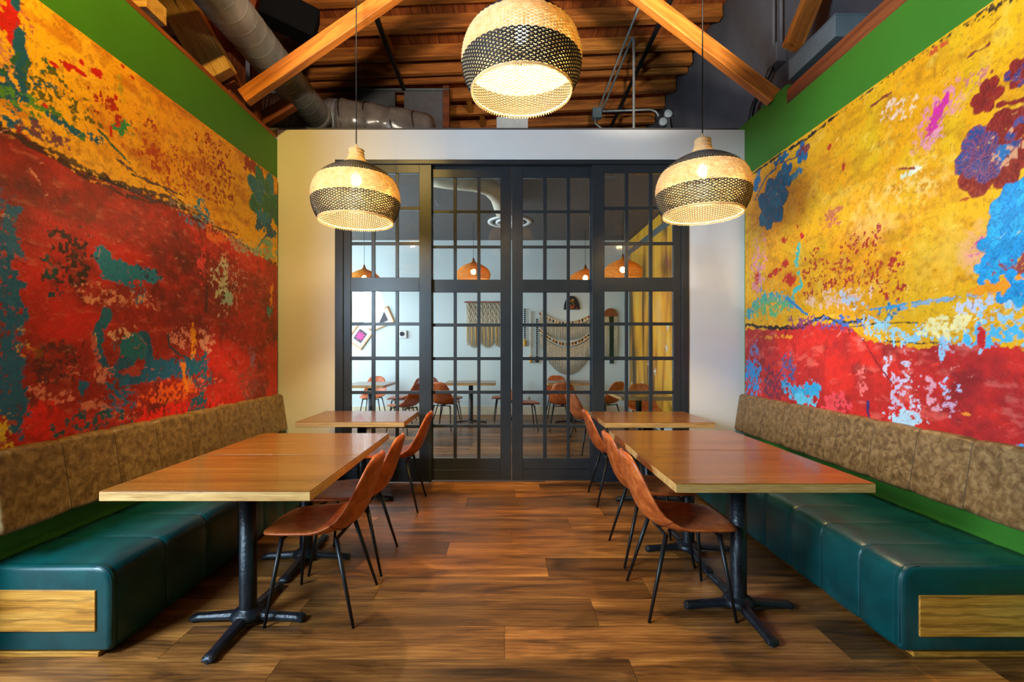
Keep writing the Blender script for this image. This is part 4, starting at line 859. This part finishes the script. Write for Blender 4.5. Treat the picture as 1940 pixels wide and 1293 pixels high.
pipe('conduit', 'steel conduit bending from the joists straight down behind the wall', hairpin(), .018, m_cond)
pipe('conduit', 'steel conduit running across to the emergency light', [(1.74, YB, zb_), (2.60, YB, zb_+.03), (2.70, YB, zb_), (2.74, YB, zb_-.05), (2.75, YB, zb_-.1)], .018, m_cond)
pipe('conduit', 'short crooked conduit hanging below the junction box', [(1.62, YB, zb_-.13), (1.62, YB, zb_-.22), (1.78, YB, zb_-.34), (1.80, YB, zb_-.7)], .016, m_cond)
pipe('conduit', 'thin dark conduit on the charcoal wall beside the knee brace', [(2.92, 5.0, 3.5), (2.92, 7.0, 4.3), (2.92, 8.3, 5.2), (2.92, 8.4, 5.6)], .014, m_blackp)
tag(MB().box((1.65, YB, zb_-.04), (.16, .12, .18)).obj('junction_box', m_trough, bevel=.01), 'green grey junction box at the end of the conduits', 'box')
t = thing('emergency_light', 'emergency light with two round lamp heads on the charcoal wall', 'light', (2.93, YB, 5.42))
MB().box((-.03, 0, -.10), (.10, .30, .34)).obj('housing', m_dgrey, t, bevel=.01)
m_lens = M('clear_lens', srgb(206, 216, 220), .15)
for x_, z_ in ((-.07, .06), (-.16, -.08)):
    h = MB().lathe([(.03, -.12), (.065, -.06), (.074, 0), (.07, .01)], 20, cap=True).obj('lamp_head', m_cond, t, smooth=True); h.location = (x_, -.2, z_); h.rotation_euler = (PI/2, 0, 0)
    MB().lathe([(.066, .012), (.045, .022), (.002, .026)], 20).obj('lens', m_lens, h, smooth=True)
    MB().tube([(x_, -.15, z_), (-.04, -.05, z_-.04)], .02, 8).obj('arm', m_dgrey, t)
# electrical trough and conduits above the right wall
t = thing('cable_trough', 'grey metal cable trough above the bright green wall', 'box', (2.76, 3.95, 3.86))
MB().box((0, 0, 0), (.44, .60, .165)).obj('body', m_trough, t, bevel=.004); MB().box((0, 0, .087), (.45, .61, .012)).obj('lid', m_trough, t, bevel=.003)
m = MB()
for i in range(4): m.box((-.02+.018*i, -.3012, .03), (.012, .002, .004)); m.box((-.03+.022*i, -.3012, .018), (.014, .002, .005)); m.box((-.015+.014*i, -.3012, .006), (.009, .002, .004))
o = m.obj('stencil_print', m_blackp, t); o['kind'] = 'stuff'
pipe('cable_duct', 'long dark cable duct along the foot of the charcoal wall', [(2.80, 4.3, 3.80), (2.80, 6.5, 3.80), (2.82, 9.5, 3.82)], .06, m_dgrey, n=4)
pipe('conduit', 'pale conduit beside the dark cable duct', [(2.70, 4.9, 3.76), (2.70, 8.0, 3.78)], .018, m_cond)
pipe('conduit', 'left one of two upright conduits above the wall box', [(2.90, 5.12, 4.55), (2.90, 5.12, 5.7)], .018, m_dgrey)
pipe('conduit', 'right one of two upright conduits above the wall box', [(2.90, 4.98, 4.55), (2.90, 4.98, 5.7)], .018, m_dgrey)
pipe('conduit', 'dark flexible conduit curling down from the wall box', [(2.86, 5.05, 4.42), (2.84, 5.15, 4.3), (2.83, 5.4, 4.15), (2.83, 5.5, 3.95), (2.82, 5.5, 3.86)], .025, m_blackp)
tag(MB().box((2.89, 5.05, 4.48), (.12, .2, .2)).obj('junction_box', m_dgrey, bevel=.01), 'charcoal junction box below the two upright conduits', 'box')

# ------------------------------------------------------------------ dining room behind the glass
YF = FAR-.002
def pendant_far(x, y, z, R, H, label, first=[None]):
    if first[0] is None:
        t = thing('wicker_pendant', label, 'lamp', (0, 0, 0), 0, 'yellow wicker pendants of the far room')
        pr = [(.27, 0), (.293, .04), (.30, .085), (.292, .13), (.265, .175), (.22, .215), (.16, .25), (.10, .276), (.05, .295), (.028, .315), (.022, .345)]
        V, F = np_rings([(r, z_, PI*(i % 2)) for i, (r, z_) in enumerate(resample(pr, .0115))], 40, .004, .0042, 4)
        o = bpy.data.objects.new('woven_shade', np_mesh('woven_shade', V, F, m_ystraw)); COL.objects.link(o); o.parent = t
        V, F = np_stakes(resample(pr, .03), 60, .003)
        o = bpy.data.objects.new('stakes', np_mesh('stakes', V, F, m_ystraw)); COL.objects.link(o); o.parent = t; o['kind'] = 'stuff'
        MB().lathe([(0, .19), (.03, .18), (.045, .15), (.045, .13), (.03, .1), (0, .09)], 16).obj('bulb', m_bulb2, t, smooth=True)
        MB().lathe([(.03, .30), (.022, .35), (.008, .39)], 12, cap=True).obj('cap', m_rust, t, smooth=True)
        first[0] = t
    else: t = copy_tree(first[0]); t['label'] = label
    t.location = (x, y, z)
    MB().tube([(0, 0, .38), (0, 0, 3.62-z)], .004, 6).obj('cord', m_blackp, t); return t
for px, py, Y, lb in ((690, 541, 8.9, 'yellow wicker pendant seen in the leftmost glazed panel, half hidden'), (897, 530, 8.5, 'round yellow wicker pendant seen through the left sliding door'),
                      (1109, 541, 8.9, 'yellow wicker pendant cut off by the right sliding door stile'), (1180, 528, 7.5, 'largest yellow wicker pendant, seen through the rightmost glazed panel')):
    p = P(px, py, Y); pendant_far(p.x, p.y, p.z, 0, 0, lb)
# ceiling diffuser and duct
t = thing('ceiling_diffuser', 'round white ceiling diffuser of the far room', 'vent', (.09, 8.4, 3.62))
for r0, r1, z_ in ((.39, .31, -.02), (.25, .19, -.03), (.13, .05, -.035)): MB().lathe([(r0, 0), (r0, z_), (r1, z_+.004), (r1, 0)], 32).obj('ring', m_plast, t, smooth=True)
MB().lathe([(.32, -.001), (.32, -.006), (.001, -.006)], 24).obj('throat', m_blackp, t)
pts = [P(800, 333, 5.75), P(850, 341, 5.85), P(900, 346, 5.95), P(928, 355, 6.15), P(944, 373, 6.5), P(951, 400, 7.2)]
tag(MB().tube(pts, .11, 16).obj('white_duct', m_cream, smooth=True), 'cream duct curving under the far room ceiling', 'duct')
# gold streaked mural with white birds on the right wall of the far room
mg, nt, bs = new_mat('gold_streak_paint'); L = nt.links; bs.inputs['Roughness'].default_value = .5
n1 = nd(nt, 'ShaderNodeTexNoise', Scale=1.0, Detail=6.0, Distortion=.4); L.new(coords(nt, (1, 2.6, .35), False), n1.inputs['Vector'])
rp = ramp(nt, [(.33, srgb(40, 24, 12)), (.40, srgb(110, 64, 20)), (.50, srgb(214, 146, 30)), (.62, srgb(230, 176, 50)), (.72, srgb(160, 92, 24))]); L.new(n1.outputs['Fac'], rp.inputs[0]); L.new(rp.outputs[0], bs.inputs['Base Color'])
gm = tag(MB().mm(2.57, 2.598, 6.0, 9.80, .18, 3.60).obj('bird_mural', mg), 'gold and brown streaked mural with white birds in the far room', 'painting')
bird = [(-.09, .02), (-.03, .01), (0, .07), (.015, .02), (.09, .045), (.03, -.005), (.01, -.07), (-.015, -.01)]
for px, py in ((1263, 662), (1241, 705), (1197, 727), (1217, 727), (1229, 690), (1265, 620)):
    Y = 2.566*FPX/(px-VX); zz = EYE+(VY-py)*Y/FPX; s_ = 1.1 if py < 710 else .7; r_ = random.uniform(-.6, .6)
    m = MB().prism([(Y+s_*(u*math.cos(r_)-v*math.sin(r_)), zz+s_*(u*math.sin(r_)+v*math.cos(r_))) for u, v in bird], 'x', 2.566, 2.5695); m.obj('bird', m_plast, gm)
# wall hangings on the far wall
def fringe(t, pts_top, len_fn, mat, r=.006, nm='fringe', y=YF-.02):
    m = MB(); rg = random.Random(5)
    for i, (x_, z_) in enumerate(pts_top):
        l = len_fn(i/max(1, len(pts_top)-1)); dx = rg.uniform(-.008, .008)
        m.tube([(x_, y, z_), (x_+dx, y-.006, z_-l*.5), (x_+dx*.5, y, z_-l)], [r, r*.95, r*.7], 4)
    o = m.obj(nm, mat, t, smooth=True); o['kind'] = 'stuff'; return o
def fx_(p): return (p-VX)*YF/FPX
def fz_(p): return EYE+(VY-p)*YF/FPX
t = thing('macrame_hanging', 'square cream macrame hanging seen through the left sliding door', 'wall hanging', (0, 0, 0))
MB().tube([(fx_(880), YF-.02, fz_(573)), (fx_(962), YF-.02, fz_(573))], .014, 8).obj('dowel', m_rust, t)
xs = np.linspace(fx_(884), fx_(958), 44)
fringe(t, [(x_, fz_(574)) for x_ in xs], lambda q: .82+.12*abs(math.sin(q*9)), m_cotton, .0085)
m = MB()
for i in range(9):
    xa = fx_(886)+i*.088
    for j in range(3): m.tube([(xa, YF-.035, fz_(576)-.0-j*.14), (xa+.044, YF-.038, fz_(576)-.09-j*.14), (xa+.088, YF-.035, fz_(576)-j*.14)], .012, 5)
m.obj('knots', m_cotton, t, smooth=True)['kind'] = 'stuff'
fringe(t, [(x_, fz_(618)) for x_ in np.linspace(fx_(886), fx_(956), 10)], lambda q: .42, m_goldy, .010, 'mustard_tassels', YF-.045)
t = thing('macrame_hanging', 'crescent cream macrame hanging with patterned bands and long fringe', 'wall hanging', (0, 0, 0))
cxx, hw = fx_(1074), fx_(1126)-fx_(1074)
def arc(q, sag, z0): return (cxx+hw*q, z0-sag*(1-q*q))
for k_, (z0, sag, wd, mats) in enumerate(((fz_(590), .22, .085, (m_rust, m_cotton, m_dyarn, m_cotton, m_goldy, m_cotton)), (fz_(622), .30, .075, (m_rust, m_goldy, m_dyarn, m_cotton)))):
    N = 34
    for i in range(N):
        q0, q1 = -1+2*i/N, -1+2*(i+1)/N; (xa, za), (xb, zb) = arc(q0, sag, z0), arc(q1, sag, z0)
        MB().add([(xa, YF-.03, za), (xb, YF-.03, zb), (xb, YF-.03, zb-wd), (xa, YF-.03, za-wd), (xa, YF-.01, za), (xb, YF-.01, zb), (xb, YF-.01, zb-wd), (xa, YF-.01, za-wd)],
                 [(0, 1, 2, 3), (4, 7, 6, 5), (0, 4, 5, 1), (1, 5, 6, 2), (2, 6, 7, 3), (3, 7, 4, 0)]).obj('band_stripe', mats[i % len(mats)], t)
    MB().tube([(arc(-1+2*i/20, sag, z0)[0], YF-.035, arc(-1+2*i/20, sag, z0)[1]) for i in range(21)], .012, 6).obj('band_cord', m_cotton, t, smooth=True)
    MB().tube([(arc(-1+2*i/20, sag, z0-wd)[0], YF-.035, arc(-1+2*i/20, sag, z0-wd)[1]) for i in range(21)], .012, 6).obj('band_cord', m_cotton, t, smooth=True)
fringe(t, [arc(q, .22, fz_(600)) for q in np.linspace(-1, 1, 70)], lambda q: .27, m_cotton, .008, 'upper_fringe', YF-.02)
fringe(t, [arc(q, .30, fz_(632)) for q in np.linspace(-.99, .99, 90)], lambda q: .20+.36*math.sin(PI*q)**.6, m_cotton, .0085, 'lower_fringe', YF-.02)
t = thing('arch_ornament', 'dark floral half round plaque above the crescent macrame', 'ornament', (fx_(1083), YF, fz_(587)))
poly = [(.165*math.cos(a_), .26*math.sin(a_)*1.1) for a_ in np.linspace(0, PI, 18)]; MB().prism(poly, 'y', -.025, 0).obj('plaque', m_dyarn, t)
rg = random.Random(3)
for i in range(22):
    a_, r_ = rg.uniform(.1, 3.0), rg.uniform(.1, .85); f = MB().lathe([(.024, 0), (.018, .008), (.001, .01)], 7).obj('petal', (m_rust, M('plaque_green', srgb(70, 96, 50), .7) if i == 1 else m_rust, m_goldy)[i % 3], t); f.location = (.14*r_*math.cos(a_), -.026, .25*r_*math.sin(a_)); f.rotation_euler = (PI/2, 0, 0)
t = thing('fibre_hanging', 'arched rust and black fibre hanging beside the gold mural', 'wall hanging', (0, 0, 0))
poly = [(fx_(1156)+.15*math.cos(a_), fz_(600)+.17*math.sin(a_)) for a_ in np.linspace(0, PI, 14)]; MB().prism(poly, 'y', YF-.03, YF-.005).obj('arch', m_rust, t)
fringe(t, [(x_, fz_(600)) for x_ in np.linspace(fx_(1143), fx_(1153), 9)], lambda q: .86, m_cotton, .008, 'cream_fringe'); fringe(t, [(x_, fz_(600)) for x_ in np.linspace(fx_(1155), fx_(1162), 7)], lambda q: .98, m_dyarn, .008, 'black_fringe'); fringe(t, [(x_, fz_(600)) for x_ in np.linspace(fx_(1163), fx_(1169), 5)], lambda q: .86, m_cotton, .008, 'cream_fringe')
for px, top, bot, lb, mt in ((994, 585, 645, 'leftmost of three bead strands left of the crescent macrame', m_dyarn), (1005, 590, 676, 'longest white bead strand between two dark bead strands', m_cotton), (1017, 604, 676, 'grey bead strand next to the crescent macrame', m_dyarn)):
    t = thing('bead_strand', lb, 'beads', (fx_(px), YF-.03, fz_(bot)), 0, 'bead strands on the far wall'); h = fz_(top)-fz_(bot); m = MB()
    for i in range(int(h/.042)): m.lathe([(.002, -.02), (.017, -.01), (.021, 0), (.017, .01), (.002, .02)], 8, (0, 0, h-.02-i*.042))
    m.obj('beads', mt, t, smooth=True)['kind'] = 'stuff'; MB().tube([(0, 0, h), (0, 0, .0)], .003, 4).obj('string', m_dyarn, t); MB().lathe([(.003, .03), (.03, 0), (.034, -.12), (.02, -.125)], 8).obj('tassel', m_goldy if px < 1010 else m_dyarn, t)
# tilted pictures and the control unit
def picture(px, py, wd, hg, rot, label, flower):
    t = thing('framed_picture', label, 'picture', (fx_(px), YF, fz_(py)), 0, 'tilted framed pictures'); t.rotation_euler = (0, rot, 0)
    f = .022
    for s_ in (-1, 1): MB().box((s_*(wd/2-f/2), -.015, 0), (f, .03, hg)).obj('frame_side', m_pale, t); MB().box((0, -.015, s_*(hg/2-f/2)), (wd-2*f, .03, f)).obj('frame_rail', m_pale, t)
    MB().box((0, -.008, 0), (wd-2*f, .012, hg-2*f)).obj('mat_board', m_mat, t); pr = MB().box((0, -.0155, 0), (wd*.52, .003, hg*.52)).obj('print', m_dpic, t)
    if flower:
        for i in range(8):
            a_ = i*PI/4; p = MB().prism([(.0, .0), (.05, .022), (.095, .012), (.10, -.012), (.05, -.018)], 'y', -.0195, -.0172).obj('petal_print', m_pink, pr); p.rotation_euler = (0, a_, 0)
picture(683, 637, .36, .46, .62, 'tilted framed print of a pink flower in the leftmost panel', True)
picture(722, 604, .36, .46, 1.15, 'tilted framed print right of the pink flower picture', False)
t = thing('thermostat', 'small white control unit with dark dial on the far wall', 'thermostat', (fx_(764), YF, fz_(634)))
MB().box((0, -.02, 0), (.15, .04, .16)).obj('case', m_plast, t, bevel=.008); d_ = MB().lathe([(.045, 0), (.045, .012), (.002, .016)], 18).obj('dial', m_dyarn, t); d_.location = (-.02, -.041, .01); d_.rotation_euler = (PI/2, 0, 0)
tag(MB().box((fx_(998), YF-.006, .32), (.075, .012, .115)).obj('wall_socket', m_plast, bevel=.003), 'small white wall socket above the far baseboard', 'socket')
# tables and chairs of the far room
G = 'tables of the far room'
put_table(-2.35, 8.3, 'table of the far room seen in the leftmost glazed panel', PI/2, G)
put_table(-.62, 8.75, 'table of the far room seen through the left sliding door', 0, G)
put_table(1.22, 8.75, 'table of the far room seen through the right sliding door', 0, G)
put_table(1.82, 6.45, 'table of the far room nearest the rightmost glazed panel', PI/2, G)
for x_, y_, a_, lb in ((-1.62, 7.75, PI*.85, 'far room chair with its back to the leftmost glazed panel'), (-1.90, 8.85, PI, 'far room chair right behind the leftmost panel table'), (-2.55, 9.2, -PI/2, 'far room chair against the far wall under the flower print'),
                       (-1.02, 8.12, PI*.40, 'far room chair with its back turned, left sliding door'), (-1.08, 8.98, -.2, 'far room chair at the left end of the left sliding door table'), (.02, 9.0, PI*1.02, 'far room chair seen beside the stile of the left sliding door'),
                       (.32, 8.1, .1, 'far room chair just right of the middle gap'), (.98, 8.05, PI*.47, 'far room chair with its back turned, right sliding door'), (1.05, 9.45, -PI/2, 'far room chair behind the right sliding door table'), (1.75, 8.2, PI*.7, 'far room chair at the right end of the right sliding door table'),
                       (1.12, 6.35, .35, 'far room chair close behind the chair nearest the right doors'), (2.12, 7.2, -PI/2, 'far room chair behind the nearest far room table'), (2.18, 6.0, PI*.9, 'far room chair in front of the gold mural')):
    put_chair(x_, y_, a_, lb)
